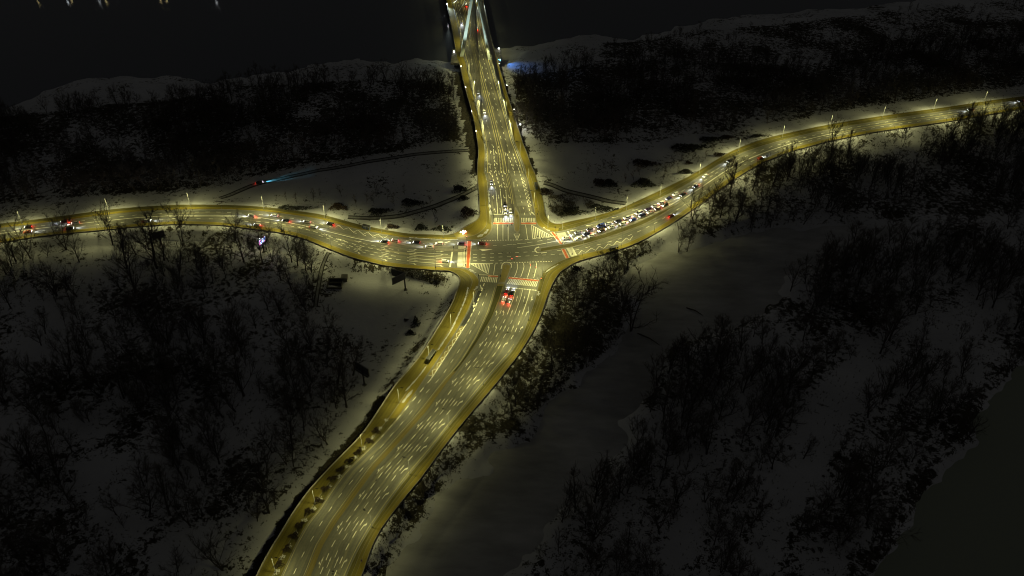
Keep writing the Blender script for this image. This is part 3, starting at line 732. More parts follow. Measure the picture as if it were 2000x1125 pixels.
for y in (672, 710, 744, 786, 830, 874, 917, 966, 1027, 1098):
    c = [interp(f4[0], y) - .105, .5 * (interp(f4[0], y) + interp(f4[1], y)), .5 * (interp(f4[1], y) + interp(f4[2], y)), interp(f4[2], y) + .10]
    for f, kd in zip(c, ('straight_left','straight','straight','right')): arrow(R_LE, kd, *LX(f, y), *ldir(f, y))
# lower road, left carriageway
lineA = [(946,553),(937,578),(928,600),(914,628),(906.6,639)]
paint(R_LW, 'dashed_lane_line', lineA, .55, 2.6, 1.7)
bay = [(906.6,639),(886,672),(863.5,707),(842,740)]
paint(R_LW, 'dashed_lane_line', bay, .55, 3.4, .6)
paint(R_LW, 'dashed_lane_line', [(842,740),(815,772),(790,802),(764,832),(745,854)], .5, 3.2, 3.4)
paint(R_LW, 'dashed_lane_line', [(951,573),(940,601.5),(928,628),(914,657),(896,685),(876,715),(857,741),(830,770),(798,811),(768,845),(752,864),(720,901),(704,920),(671,959),(655,980),(625,1025),(612,1048),(597,1073),(584,1099),(560,1150)], .28, 2.6, 5.0)
paint(R_LW, 'edge_line', [(interp(L_XM, y) - 2.5, y) for y in range(560, 1190, 12)], .24, m=PAINT_Y)
paint(R_LW, 'edge_line', [(interp(L_XK, y) + 2.5, y) for y in range(770, 1190, 12)], .2, m=PAINT_Y)
def zigzag(parent, A, B, n):
    A, B = catmull([P(*q) for q in A], .5), catmull([P(*q) for q in B], .5)
    pts = []
    for i in range(n + 1):
        L = A if i % 2 else B
        pts.append(L[int((len(L) - 1) * i / n)])
    V, F = [], []
    for a, b in zip(pts, pts[1:]):
        d = (b - a).normalized(); nn = Vector((-d.y, d.x, 0)) * .14; k = len(V)
        V += [a - nn, b - nn, b + nn, a + nn]; F.append((k, k + 1, k + 2, k + 3))
    obj('bus_stop_zigzag', mesh('bus_stop_zigzag', [Vector((v.x, v.y, ZM + .006)) for v in V], F), PAINT, parent=parent)
zigzag(R_LW, [(899.5,639),(878,673),(855,708),(837,733)], [(905,640),(884.5,673),(862,708),(841.5,738)], 17)
arrow(R_LW, 'diag', 940, 562, 5, 12); arrow(R_LW, 'diag', 925.5, 597, -1, 12)
# bridge approach (north arm)
paint(R_N, 'lane_line', [(968.5,373),(970.5,395),(972.2,418)], .3); paint(R_N, 'lane_line', [(977.3,373),(979.5,395),(981.8,418)], .3); paint(R_N, 'lane_line', [(988,374),(990,395),(992.6,418)], .3)
for pts in (((961,342),(965,357),(968.5,372)),((968,332),(971,348),(975.6,364),(977.3,372)),((979,334),(983,353),(988,373))): paint(R_N, 'dashed_lane_line', list(pts), .42, 2.6, 1.9)
paint(R_N, 'dashed_lane_line', [(1005,339),(1012,368),(1020,398),(1025,420)], .32, 2.4, 4)
paint(R_N, 'dashed_lane_line', [(1013.8,333),(1017,343),(1027,381),(1036,420)], .42, 2.6, 1.8)
zigzag(R_N, [(1022,346),(1028,362),(1035,385),(1039,403)], [(1018.5,347),(1023,363),(1030,386),(1034,404)], 18)
arrow(R_N, 'diag', 1040, 416, -6, -6)
for y, xs in ((338,(957.5,974.5,984)),(363,(980,990)),(385,(964,974,984,994)),(411,(967,977))):
    for x, kd in zip(xs, ('straight_right','straight','left','left')): arrow(R_N, kd, x, y, 1.2, 9)
for f, m_ in ((.52, PAINT_Y), (.555, PAINT_Y)):
    paint(R_N, 'centre_line', [lerp2((947,339),(1026,339), f), lerp2((953,374),(1036,375), f), lerp2((955,399),(1041,397), f - .0)], .25, m=m_)
paint(R_N, 'centre_mark', [(1003.5,355),(1004,366)], .3)
# left road
def AX(f, x): return (x, interp(A_N, x) + (interp(A_S, x) - interp(A_N, x)) * f)
ctr = [(-80,.47),(0,.47),(375,.47),(500,.40),(560,.49),(604,.49),(660,.42),(720,.36),(760,.34)]
paint(R_A, 'centre_line', [AX(interp(ctr, x), x) for x in range(-80, 770, 12)], .42)
paint(R_A, 'centre_line', [AX(interp(ctr, x) + .07, x) for x in range(330, 520, 12)], .3)
ctr2 = {0: [(500,.68),(600,.66),(690,.64),(760,.62),(880,.64)], 1: [(620,.76),(690,.76),(760,.75),(880,.755)], 2: [(655,.86),(760,.86),(880,.875)], 3: [(700,.52),(760,.50),(880,.52)]}
for k, tab in ctr2.items():
    x0 = tab[0][0]
    paint(R_A, 'dashed_lane_line', [AX(interp(tab, x), x) for x in range(x0, 790, 10)], .38 if k == 0 else .27, 2.8, 2.6, k)
    paint(R_A, 'lane_line', [AX(interp(tab, x), x) for x in range(795 if k else 800, 881, 8)], .32)
paint(R_A, 'dashed_lane_line', [AX(.20, x) for x in range(380, 655, 10)], .3, 2.6, 4.0)
paint(R_A, 'dashed_lane_line', [AX(.18, x) for x in range(690, 880, 10)], .3, 2.2, 4.0)
paint(R_A, 'dashed_lane_line', [AX(.24, x) for x in range(-80, 340, 10)], .28, 2.4, 5.0)
paint(R_A, 'dashed_lane_line', [AX(.74, x) for x in range(-80, 500, 10)], .28, 2.4, 5.0)
zigzag(R_A, [AX(.03, x) for x in (655, 690, 720, 757)], [AX(.16, x) for x in (655, 690, 720, 757)], 11)
for x, ks in ((752,('left','straight_left','straight','straight','right')),(808,('left','left','straight','straight','right')),(860,('left','left','straight','straight','right')),(700,('left','straight','straight','right'))):
    ff = (.445, .57, .69, .81, .94) if len(ks) == 5 else (.5, .70, .81, .92)
    for f, kd in zip(ff, ks): arrow(R_A, kd, *AX(f, x), 10, AX(f, x + 10)[1] - AX(f, x)[1])
for x, f in ((668,.62),(588,.60),(542,.60),(640,.60)): arrow(R_A, 'straight_right', *AX(f, x), 10, AX(f, x + 10)[1] - AX(f, x)[1])
arrow(R_A, 'diag', *AX(.10, 795), -12, 4); arrow(R_A, 'diag', *AX(.09, 872), -12, 4)
# right road
def BX(f, x): return (x, interp(B_N, x) + (interp(B_S, x) - interp(B_N, x)) * f)
bl = [(1122,.53),(1200,.52),(1290,.50),(1333,.50)]
for f0, w, x0, x1, d in ((.16,.3,1122,1210,None),(.34,.32,1122,1240,None),(.17,.34,1215,1420,3.0),(.33,.34,1245,1420,3.0)):
    paint(R_B, 'lane_line' if d is None else 'dashed_lane_line', [BX(f0, x) for x in range(x0, x1, 8)], w, d, 3.2)
paint(R_B, 'edge_line', [BX(interp(bl, x) - .045, x) for x in range(1124, 1336, 8)], .26)
paint(R_B, 'centre_line', [BX(.53, x) for x in range(1336, 1640, 8)], .5)
paint(R_B, 'centre_line', [BX(.53, x) for x in range(1640, 2080, 10)], .3, m=PAINT_Y)
for f in (.27, .77): paint(R_B, 'dashed_lane_line', [BX(f, x) for x in range(1425, 2080, 10)], .32, 2.8, 4.6)
paint(R_B, 'dashed_lane_line', [BX(.80, x) for x in range(1122, 1425, 8)], .32, 2.8, 4.2)
zigzag(R_B, [BX(.86, x) for x in (1130, 1160, 1190, 1236)], [BX(.97, x) for x in (1130, 1160, 1190, 1236)], 13)
for x, f in ((1147,.45),(1206,.445),(1245,.44),(1281,.43),(1312,.43)): arrow(R_B, 'straight', *BX(f, x), -10, 3.4)
for x in (1120, 1150, 1200, 1240): arrow(R_B, 'right', *BX(.07, x), -10, 3.6)
# pavement cracks, manhole covers
for i, (u, v) in enumerate([(1004,508),(981,493),(995,494),(706,872),(1015,645),(991,690),(930,718),(789,893),(711,995),(650,1121),(946,566),(735,938)]):
    mb = MB(); p = P(u, v); n = 12
    mb.add([(p.x + math.cos(2 * math.pi * k / n) * .45, p.y + math.sin(2 * math.pi * k / n) * .45, ZM + .008) for k in range(n)], [tuple(range(n))])
    obj('manhole_cover', mb.me('manhole_cover'), STEEL_D, parent=R_J)
# ------------------------------------------------------------------ the cable-stayed bridge
ORD = ['', 'first', 'second', 'third', 'fourth', 'fifth', 'sixth', 'seventh', 'eighth', 'ninth', 'tenth', 'eleventh', 'twelfth', 'thirteenth', 'fourteenth', 'fifteenth', 'sixteenth', 'seventeenth', 'eighteenth', 'nineteenth', 'twentieth', 'twenty-first', 'twenty-second', 'twenty-third', 'twenty-fourth', 'twenty-fifth', 'twenty-sixth', 'twenty-seventh', 'twenty-eighth', 'twenty-ninth', 'thirtieth']
def BRX(v, k): return interp(sorted([(r[0], r[k]) for r in BR]), v)
bl0 = [P(r[1], r[0]) for r in BR]; bl1 = [P(r[2], r[0]) for r in BR]; br1 = [P(r[3], r[0]) for r in BR]; br0 = [P(r[4], r[0]) for r in BR]
bridge = empty('cable_stayed_bridge', (0, 0, 0), label='cable stayed bridge with a pale A shaped pylon crossing the river', cat='bridge')
a_, b_ = pair_resample(bl1, br1, 3)
deck = obj('deck', ribbon_mesh(a_, b_, 0, 1, .003, 'deck', ASPH_BR, skirt=1.7, across=4), parent=bridge)
for A0, B0, nm in ((bl1, bl0, 'l'), (br1, br0, 'r')):
    a, b = pair_resample(A0, B0, 3)
    f = obj('footway', ribbon_mesh(a, b, 0, 1, ZP, 'footway', CONC, skirt=1.5), parent=bridge)
    obj('walking_surface', ribbon_mesh(a, b, .16, .93, ZP + .012, 'walking_surface', BIKE), parent=f)
    # crash barrier between footway and lanes, railing on the outer edge
    mb = MB()
    for z in (.45, .8): mb.tube([p.lerp(q, .07) + Vector((0, 0, ZP + z)) for p, q in zip(a, b)], .07, 4)
    obj('crash_barrier', mb.me('crash_barrier'), STEEL, parent=bridge)
    mb = MB()
    for z in (.6, 1.15): mb.tube([p.lerp(q, .97) + Vector((0, 0, ZP + z)) for p, q in zip(a, b)], .05, 4)
    rl = obj('railing', mb.me('railing'), STEEL, parent=bridge)
    pm = None
    fine = catmull([p.lerp(q, .97) for p, q in zip(a, b)], 4.0)
    for i in range(0, len(fine), 1):
        if pm is None: pm = MB().box((0, 0, .6), (.1, .1, 1.2)).me('railing_post', STEEL)
        o = obj('railing_post', pm, parent=rl); o.location = fine[i] + Vector((0, 0, ZP))
    fine = catmull([p.lerp(q, .07) for p, q in zip(a, b)], 6.0)
    bp = MB().box((0, 0, .42), (.14, .2, .84)).me('barrier_post', STEEL_D)
    for i in range(0, len(fine)):
        o = obj('barrier_post', bp, parent=bridge); o.location = fine[i] + Vector((0, 0, ZP))
def bpaint(f, w, dash=None, gap=0, m=PAINT, v0=338, v1=-190):
    pts = [P(BRX(v, 2) + (BRX(v, 3) - BRX(v, 2)) * f, v) for v in np.linspace(v0, v1, 60)]
    paint(deck, 'lane_line' if dash is None else 'dashed_lane_line', pts, w, dash, gap, m=m, world=True)
for f in (.06, .40, .47, .545, .93): bpaint(f, .42, m=PAINT_Y)
bpaint(.24, .3, 2.5, 6.0); bpaint(.74, .3, 2.5, 6.0); bpaint(.60, .36, 4.0, 18.0)
for pts in (((963.7,285),(966,320),(967.5,331)), ((973.5,285),(977,318),(979,333)), ((954,318),(958,330),(961,341)), ((990,300),(998,318),(1005,338)), ((1002,300),(1009,320),(1014,333))): paint(deck, 'dashed_lane_line', list(pts), .4, 2.6, 1.9)
for u, v in ((958,297),(968,298),(957,322),(969,319),(985,338)): arrow(deck, 'straight_left' if u < 960 else 'left', u, v, 1.5, 9)
arrow(deck, 'straight', 1015, 325, -2, -8)
# piers and abutment
pier = MB().box((0, 0, -5.2), (22, 2.4, 7.0)).me('pier', CONC_D)
for v in (292, 245, 200, 158):
    c = P((BRX(v, 2) + BRX(v, 3)) / 2, v); o = obj('pier', pier, parent=bridge); o.location = (c.x, c.y, 0); o.rotation_euler = (0, 0, .05)
mb = MB(); a, b = P(931, 341), P(1046, 341); mb.box(((a.x + b.x) / 2, a.y, -4.1), ((b - a).length, 2.0, 5.1)); obj('abutment', mb.me('abutment'), CONC_D, parent=bridge)
# pylon
bL, bR = P(902.5, 109), P(957, 115)
M0 = (bL + bR) / 2
k_ = (562.5 + 23) / FPX; tt = M0.y / (CP + k_ * SP); APEX = CAM_H + (-SP + k_ * CP) * tt
apex = Vector((((927.7 - 1000) / FPX) * tt, M0.y, APEX))
def box_leg(p, q, w0, w1, d0, d1):
    p, q = Vector(p), Vector(q); V = []
    for c, w, d in ((p, w0, d0), (q, w1, d1)):
        for sx, sy in ((-1, -1), (1, -1), (1, 1), (-1, 1)): V.append(c + Vector((sx * w / 2, sy * d / 2, 0)))
    return MB().add(V, [(3, 2, 1, 0), (4, 5, 6, 7), (0, 1, 5, 4), (1, 2, 6, 5), (2, 3, 7, 6), (3, 0, 4, 7)])
foot = []
for s, bb in ((-1, bL), (1, bR)):
    d = (bb - apex); low = bb + d * (13.0 / d.length)
    t = apex + Vector((s * 1.05, 0, 0))
    obj('pylon_leg', box_leg(low, t, 3.2, 1.7, 3.6, 2.4).me('pylon_leg'), PYLON, parent=bridge)
    obj('pylon_footing', MB().box((low.x, low.y, RIV_Z - .6), (9, 8, 4.5), taper=.8).me('pylon_footing'), CONC_D, parent=bridge)
    c = bb.lerp(t, .30)
obj('pylon_head', box_leg(apex + Vector((0, 0, -1)), apex + Vector((0, 0, 16)), 3.9, 2.6, 2.6, 2.0).me('pylon_head'), PYLON, parent=bridge)
for f in (1.06,):
    p, q = bL.lerp(apex, f), bR.lerp(apex, f); obj('cross_beam', MB().box(((p.x + q.x) / 2, p.y, (p.z + q.z) / 2), ((q - p).length, 1.6, 1.4)).me('cross_beam'), PYLON, parent=bridge)
# bulging platforms round the pylon legs
for s, (u, v, k) in ((-1, (891, 110, 1)), (1, (969, 108, 4))):
    p = P(u, v); obj('pylon_platform', MB().box((p.x, p.y, -.55), (7.5, 26, 1.3)).me('pylon_platform'), CONC, parent=bridge)
# stays
for vs, sg in ((np.linspace(134, 279, 12), 1), (np.linspace(82, -185, 12), -1)):
    for i, v in enumerate(vs):
        top = apex + Vector((0, 0, 15 * i / 11 - 3 if sg > 0 else 14 * i / 11 - 2.5))
        for k in (2, 3):
            q = P(BRX(v, k) + (-1.5 if k == 2 else 1.5) * .6, v); q.z = .9
            obj('stay_cable', MB().tube([top + Vector((-.9 if k == 2 else .9, 0, 0)), q], .17, 5, False).me('stay_cable'), CABLE, parent=bridge)
            obj('cable_anchor', MB().box((q.x, q.y, .45), (.5, .8, 1.0)).me('cable_anchor'), STEEL, parent=bridge)
# floodlights on the deck edges, aimed at the pylon
def spot(name, loc, to, power, col, size, blend=.5, soft=.25, parent=None):
    ld = bpy.data.lights.new(name, 'SPOT'); ld.energy = power; ld.color = col; ld.spot_size = math.radians(size); ld.spot_blend = blend; ld.shadow_soft_size = soft
    o = bpy.data.objects.new(name, ld); COL.objects.link(o); o.location = loc
    o.rotation_euler = (Vector(to) - Vector(loc)).to_track_quat('-Z', 'Y').to_euler()
    if parent: o.parent = parent
    return o
lens = MB().box((0, 0, 0), (.9, .3, .7)).me('lens', FLOOD_ON)
for (u, v, where) in ((873, 8, 'far left edge of the bridge deck'), (939.5, 6, 'far right edge of the bridge deck'), (886.6, 101, 'left pylon platform of the bridge'), (974.6, 95, 'right pylon platform of the bridge')):
    p = P(u, v, 1.2)
    t = empty('floodlight', p - Vector((0, 0, 1.15)), label='bright white floodlight at the ' + where, cat='floodlight', group='pylon floodlights')
    obj('post', MB().tube([(0, 0, -.3), (0, 0, .9)], .12, 6).me('post'), STEEL_D, parent=t)
    h = obj('housing', MB().box((0, .3, 1.3), (1.1, .5, .9)).me('housing'), STEEL_D, parent=t)
    o = obj('lens', lens, parent=h); o.location = (0, -.15, 1.35)
    tgt = (bL if u < 920 else bR).lerp(apex, .55)
    l = spot('floodlight_beam', Vector((0, -.5, 1.6)), tgt - t.location, 40000, (.80, .97, .90), 70, .8, .4, t)
def marker(u, v, z, label, power=60, col=(1, .95, .8), hgt=1.0, glow=SMALL_ON, r=.32):
    p = P(u, v, z)
    t = empty('marker_light', p - Vector((0, 0, hgt)), label=label, cat='lamp', group='small white lamps by the bridge')
    obj('post', MB().tube([(0, 0, 0), (0, 0, hgt - r)], .07, 6).me('post'), STEEL_D, parent=t)
    bm = bmesh.new(); bmesh.ops.create_icosphere(bm, subdivisions=1, radius=r, matrix=Matrix.Translation((0, 0, hgt))); me = bpy.data.meshes.new('globe'); bm.to_mesh(me); bm.free()
    obj('globe', me, glow, parent=t)
    if power:
        ld = bpy.data.lights.new('marker_glow', 'POINT'); ld.energy = power; ld.color = col; ld.shadow_soft_size = .3
        o = bpy.data.objects.new('marker_glow', ld); COL.objects.link(o); o.parent = t; o.location = (0, 0, hgt + r + .15)
for i, (u, v) in enumerate(((900.5,129),(909.5,170),(921,217),(930,256))): marker(u, v, 1.0, 'small white lamp on the left bridge railing, %s from the pylon' % ORD[i + 1])
for i, (u, v) in enumerate(((975.5,124),(990,166.5),(1004,213))): marker(u, v, 1.0, 'small white lamp on the right bridge railing, %s from the pylon' % ORD[i + 1])

for (u, v, bb, w) in ((899, 136, bL, 'left'), (978, 134, bR, 'right')):
    p = P(u, v, ZP)
    t = empty('pylon_floodlight', p, label='small floodlight on the %s bridge pavement aimed at the pylon leg' % w, cat='floodlight')
    obj('bracket', MB().tube([(0, 0, 0), (0, 0, .6)], .08, 6).me('bracket'), STEEL_D, parent=t)
    obj('housing', MB().box((0, 0, .8), (.7, .4, .45)).me('housing'), STEEL_D, parent=t)
    spot('floodlight_beam', Vector((0, .6, 1.2)), bb.lerp(apex, .5) - p, 42000, (.78, .98, .90), 42, .9, .3, t)
# ------------------------------------------------------------------ street lamps
POLE_H = 10.6
pole_me = MB().tube([(0, 0, 0), (0, 0, .9), (0, 0, .95), (0, 0, POLE_H)], [.17, .17, .11, .07], 8).me('pole', STEEL, True)
arm_me = MB().tube([(0, 0, POLE_H - .1), (.5, 0, POLE_H + .28), (1.9, 0, POLE_H + .45)], [.06, .055, .05], 6).me('arm', STEEL, True)
head_me = MB().box((2.25, 0, POLE_H + .47), (1.0, .36, .16), taper=.7).me('lamp_head', STEEL_D)
glow_me = MB().box((2.25, 0, POLE_H + .375), (.8, .28, .03)).me('lens', LAMP_ON)
LAMP_DATA = {}
def lamp_light(power):
    if power not in LAMP_DATA:
        ld = bpy.data.lights.new('street_light', 'SPOT'); ld.energy = power; ld.color = LAMP_COL; ld.spot_size = math.radians(154); ld.spot_blend = .5; ld.shadow_soft_size = .35
        LAMP_DATA[power] = ld
    return LAMP_DATA[power]
def street_lamp(p, toward, label, group, k=1.0, z=ZP):
    d = Vector(toward) - Vector(p)
    t = empty('street_lamp', (p.x, p.y, z), math.atan2(d.y, d.x), label=label, cat='street lamp', group=group)
    obj('pole', pole_me, parent=t); obj('arm', arm_me, parent=t)
    h = obj('lamp_head', head_me, parent=t); obj('lens', glow_me, parent=h)
    o = bpy.data.objects.new('street_light', lamp_light(round(LAMP_W * k))); COL.objects.link(o); o.parent = t
    o.location = (2.25, 0, POLE_H + .30); o.rotation_euler = (0, math.radians(-10), 0)
def lamp_row(px, side, group, lab, ks=1.0):
    for i, (u, v) in enumerate(px):
        k = ks[i] if isinstance(ks, (list, tuple)) else ks
        p = P(u, v); q = P(u + side(u, v)[0], v + side(u, v)[1])
        street_lamp(p, q, lab % ORD[i + 1], group, k)
LW_N = [(866,465),(745,454),(635,427),(516,410),(372,403),(214,415),(44,438)]
LW_S = [(851,523),(747,511),(647,481),(550,450),(440,436.5),(330,434),(190,447),(20,466)]
RT_N = [(1098.6,448),(1162,431),(1223,411),(1288.6,384),(1365,342),(1442,297),(1527,270),(1620,249.5),(1723,231),(1822,216.5),(1920,202)]
RT_S = [(1138,499),(1214,480.5),(1277.6,451),(1350,402),(1430,346),(1555,289),(1650,265.5),(1747,249),(1848,234),(1950,217)]
LO_W = [(925,596),(881,641),(838,703),(780,788),(708,876),(616,985),(539,1119)]
LO_E = [(1049,567),(1032,626),(1000,683),(944,752),(877,833),(801,927),(727,1031),(668,1150)]
lamp_row(LW_N, lambda u, v: (0, 10), 'lamps on the upper side of the left road', 'tall lamp on the upper side of the left road, %s from the junction', [1.0, 1.0, .95, .85, .75, .7, .65])
lamp_row(LW_S, lambda u, v: (0, -10), 'lamps on the lower side of the left road', 'tall lamp on the lower side of the left road, %s from the junction', [.9, .9, .85, .75, .6, .55, .5, .45])
lamp_row(RT_N, lambda u, v: (5, 10), 'lamps on the upper side of the right road', 'tall lamp on the upper side of the right road, %s from the junction', [1.0, 1.0, 1.0, 1.0, .95, .9, .8, .75, .7, .65, .55])
lamp_row(RT_S, lambda u, v: (-5, -10), 'lamps on the lower side of the right road', 'tall lamp on the lower side of the right road, %s from the junction', [.9, .9, .9, .85, .8, .75, .75, .7, .65, .55])
lamp_row(LO_W, lambda u, v: (14, 3), 'lamps on the left pavement of the lower road', 'tall lamp on the left pavement of the lower road, %s from the junction', [.9, .85, .8, .7, .55, .45, .38])
lamp_row(LO_E, lambda u, v: (-14, -3), 'lamps on the right pavement of the lower road', 'tall lamp on the right pavement of the lower road, %s from the junction', [.95, .9, .8, .7, .6, .5, .42, .36])
brl = [(402, 1.0), (352, 1.0), (305, .9), (262, .8), (222, .72), (185, .66), (150, .6), (122, .55), (85, .5), (45, .45), (4, .45), (-30, .45)]
for i, (v, k) in enumerate(brl):
    for side, c in ((2, 'left'), (3, 'right')):
        if v > 339: a = interp(sorted([(q[0][1], q[0][0]) for q in (NW[:5] if side == 2 else NE[-6:])]), v)
        else: a = BRX(v, side)
        s = -1 if side == 2 else 1
        p = P(a + s * 1.6, v)
        street_lamp(p, P(a - s * 20, v), 'tall lamp on the %s side of the bridge road, %s from the junction' % (c, ORD[i + 1]), 'lamps along the bridge road', k)
for i, (u, v, tu, tv) in enumerate(((957,437,985,455),(905,520,925,505),(1060,529,1035,515),(1070,447,1050,460))):
    street_lamp(P(u, v), P(tu, tv), 'tall lamp at the %s corner of the junction' % ('upper left', 'lower left', 'lower right', 'upper right')[i], 'lamps on the junction corners', 1.25)
# ------------------------------------------------------------------ cars
def car_body(sections, name):
    """sections: (x, half width, z bottom, z shoulder, half width at the top)"""
    V, F = [], []
    for x, w, z0, z1, w1 in sections:
        V += [(x, -w * .93, z0), (x, -w, z0 + (z1 - z0) * .45), (x, -w1, z1), (x, w1, z1), (x, w, z0 + (z1 - z0) * .45), (x, w * .93, z0)]
    n = len(sections)
    for i in range(n - 1):
        for k in range(6):
            F.append((i * 6 + k, (i + 1) * 6 + k, (i + 1) * 6 + (k + 1) % 6, i * 6 + (k + 1) % 6))
    F.append((0, 1, 2, 3, 4, 5)); F.append(tuple((n - 1) * 6 + k for k in (5, 4, 3, 2, 1, 0)))
    me = mesh(name, V, F)
    bm = bmesh.new(); bm.from_mesh(me); bmesh.ops.recalc_face_normals(bm, faces=bm.faces); bm.to_mesh(me); bm.free()
    return me
def car_kind(L, Wd, Ht, hood, boot, hz_, bz):
    """hood / boot: fraction of length taken by bonnet and boot; returns meshes"""
    h, w = L / 2, Wd / 2
    xw, xr = h - L * hood, -h + L * boot           # windscreen base, rear window base
    body = car_body([(-h, w * .86, .35, bz * .88, w * .78), (-h + .12, w * .95, .22, bz, w * .86), (xr, w, .20, bz + .02, w * .93), (0, w, .20, .92, w * .95), (xw, w, .20, hz_ + .06, w * .92), (h - .35, w * .96, .22, hz_ - .08, w * .84), (h, w * .82, .34, hz_ - .26, w * .70)], 'body')
    rf, rb = xw - (Ht - hz_) * .95, xr + (Ht - bz) * (.30 if boot < .1 else .75)
    g = []
    cw, rw = w * .90, w * .72
    zt = Ht - .05
    gl = mesh('windows', [(xr + .04, -cw, bz - .02), (xr + .04, cw, bz - .02), (xw - .02, cw, hz_ + .02), (xw - .02, -cw, hz_ + .02), (rb, -rw, zt), (rb, rw, zt), (rf, rw, zt), (rf, -rw, zt)], [(0, 1, 5, 4), (1, 2, 6, 5), (2, 3, 7, 6), (3, 0, 4, 7)])
    rm = MB().add([(rb - .1, -rw - .02, zt), (rb - .1, rw + .02, zt), (rf + .08, rw + .02, zt), (rf + .08, -rw - .02, zt), (rb, -rw * .9, Ht), (rb, rw * .9, Ht), (rf - .08, rw * .9, Ht), (rf - .08, -rw * .9, Ht)], [(4, 5, 6, 7), (0, 1, 5, 4), (1, 2, 6, 5), (2, 3, 7, 6), (3, 0, 4, 7), (3, 2, 1, 0)])
    # pillars
    for (a, b) in (((xw - .02, cw, hz_ + .02), (rf, rw, zt)), ((xr + .04, cw, bz - .02), (rb, rw, zt)), (((xw + xr) / 2, cw + .01, (hz_ + bz) / 2), ((rf + rb) / 2, rw + .01, zt))):
        for s in (1, -1): rm.tube([(a[0], a[1] * s, a[2]), (b[0], b[1] * s, b[2])], .05, 4, False)
    roof = rm.me('roof')
    lamps = [MB().box((h - .10, s * w * .62, hz_ - .22), (.24, .42, .20)).me('headlight') for s in (1, -1)]
    tails = [MB().box((-h + .04, s * w * .68, bz - .16), (.16, .40, .24)).me('tail_light') for s in (1, -1)]
    wheels = [(h - L * .19, s * (w - .10)) for s in (1, -1)] + [(-h + L * .19, s * (w - .10)) for s in (1, -1)]
    mir = [MB().box((xw - .25, s * (w + .06), hz_ + .12), (.16, .2, .15)).me('mirror') for s in (1, -1)]
    return dict(body=body, glass=gl, roof=roof, lamps=lamps, tails=tails, wheels=wheels, mirrors=mir, h=h)
tyre = MB().tube([(0, -.10, .31), (0, .10, .31)], .31, 14).me('tyre', TYRE)
rim = MB().tube([(0, -.108, .31), (0, .108, .31)], .19, 8).me('rim', RIM)
KINDS = {'hatchback': car_kind(4.1, 1.80, 1.48, .24, .03, .90, .98), 'saloon': car_kind(4.6, 1.84, 1.45, .26, .17, .88, .95), 'estate': car_kind(4.7, 1.86, 1.52, .25, .03, .92, .98), 'van': car_kind(5.2, 2.0, 2.15, .20, .02, 1.05, 1.15)}
def carpaint(n, c, metal=.2): return mat('car_paint_' + n, c, .32, metal=metal, coat=.6)
CP_ = {'white': carpaint('white', (.70, .70, .69), 0), 'silver': carpaint('silver', (.40, .41, .42), .4), 'black': carpaint('black', (.014, .014, .016)), 'grey': carpaint('grey', (.10, .10, .11), .3), 'blue': carpaint('blue', (.015, .04, .26)), 'dark blue': carpaint('dark_blue', (.014, .018, .07)), 'dark red': carpaint('dark_red', (.11, .012, .014)), 'orange': carpaint('orange', (.45, .10, .02), 0), 'purple': carpaint('purple', (.05, .02, .07)), 'brown': carpaint('brown', (.06, .03, .02))}
def set_mat(o, m):
    if not o.data.materials: o.data.materials.append(None)
    o.material_slots[0].link = 'OBJECT'; o.material_slots[0].material = m
HL = bpy.data.lights.new('headlight_beam', 'SPOT'); HL.energy = 4000; HL.color = (.80, .88, 1.0); HL.spot_size = math.radians(64); HL.spot_blend = .9; HL.shadow_soft_size = .25
HL2 = bpy.data.lights.new('headlight_beam', 'SPOT'); HL2.energy = 10000; HL2.color = (.18, .75, 1.0); HL2.spot_size = math.radians(34); HL2.spot_blend = .9; HL2.shadow_soft_size = .25
BL = bpy.data.lights.new('brake_glow', 'POINT'); BL.energy = 190; BL.color = (1, .05, .03); BL.shadow_soft_size = .2
TL = bpy.data.lights.new('tail_glow', 'POINT'); TL.energy = 22; TL.color = (1, .05, .03); TL.shadow_soft_size = .2
def add_light(ld, parent, loc, rot=(0, 0, 0)):
    o = bpy.data.objects.new(ld.name, ld); COL.objects.link(o); o.parent = parent; o.location = loc; o.rotation_euler = rot
def car(u, v, heading, colour, kind, label, group, beam=True, brake=False, z=.005, ground=False, hl=None):
    k = KINDS[kind]
    p = P(u, v, .75) if not ground else G(u, v)
    zz = p.z if ground else z
    t = empty('car' if kind != 'van' else 'van', (p.x, p.y, zz + .02), heading, label=label, cat='car' if kind != 'van' else 'van', group=group)
    cm = CP_[colour]
    b = obj('body', k['body'], parent=t); set_mat(b, cm)
    g = obj('windows', k['glass'], parent=t); set_mat(g, GLASS)
    r = obj('roof', k['roof'], parent=t); set_mat(r, cm)
    for m_ in k['mirrors']: o = obj('mirror', m_, parent=t); set_mat(o, cm)
    for m_ in k['lamps']: o = obj('headlight', m_, parent=t); set_mat(o, HEAD_ON)
    for m_ in k['tails']: o = obj('tail_light', m_, parent=t); set_mat(o, TAIL_ON)
    for x, y in k['wheels']:
        w = obj('wheel', tyre, parent=t); w.location = (x, y, 0); q = obj('rim', rim, parent=w)
    if beam: add_light(hl or HL, t, (k['h'] + .15, 0, .72), (math.radians(90 - 5), 0, math.radians(-90)))
    add_light(BL if brake else TL, t, (-k['h'] - .45, 0, .62))
    return t
def tangent(line, p):
    best, out = 1e9, None
    for a, b in zip(line, line[1:]):
        m = (a + b) / 2; d = (m - p).length
        if d < best: best, out = d, b - a
    return math.atan2(out.y, out.x)
nkR = ne_k                                     # runs from the right end towards the junction
def head_right(u, v, east=False):
    h = tangent(ne_k[:80] if not east else list(reversed(ne_k[:80])), P(u, v)); return h
def head_left(u, v, east=False):
    L = nw_k[40:]; return tangent(L if not east else list(reversed(L)), P(u, v))
gq = 'cars queuing towards the junction on the right road'
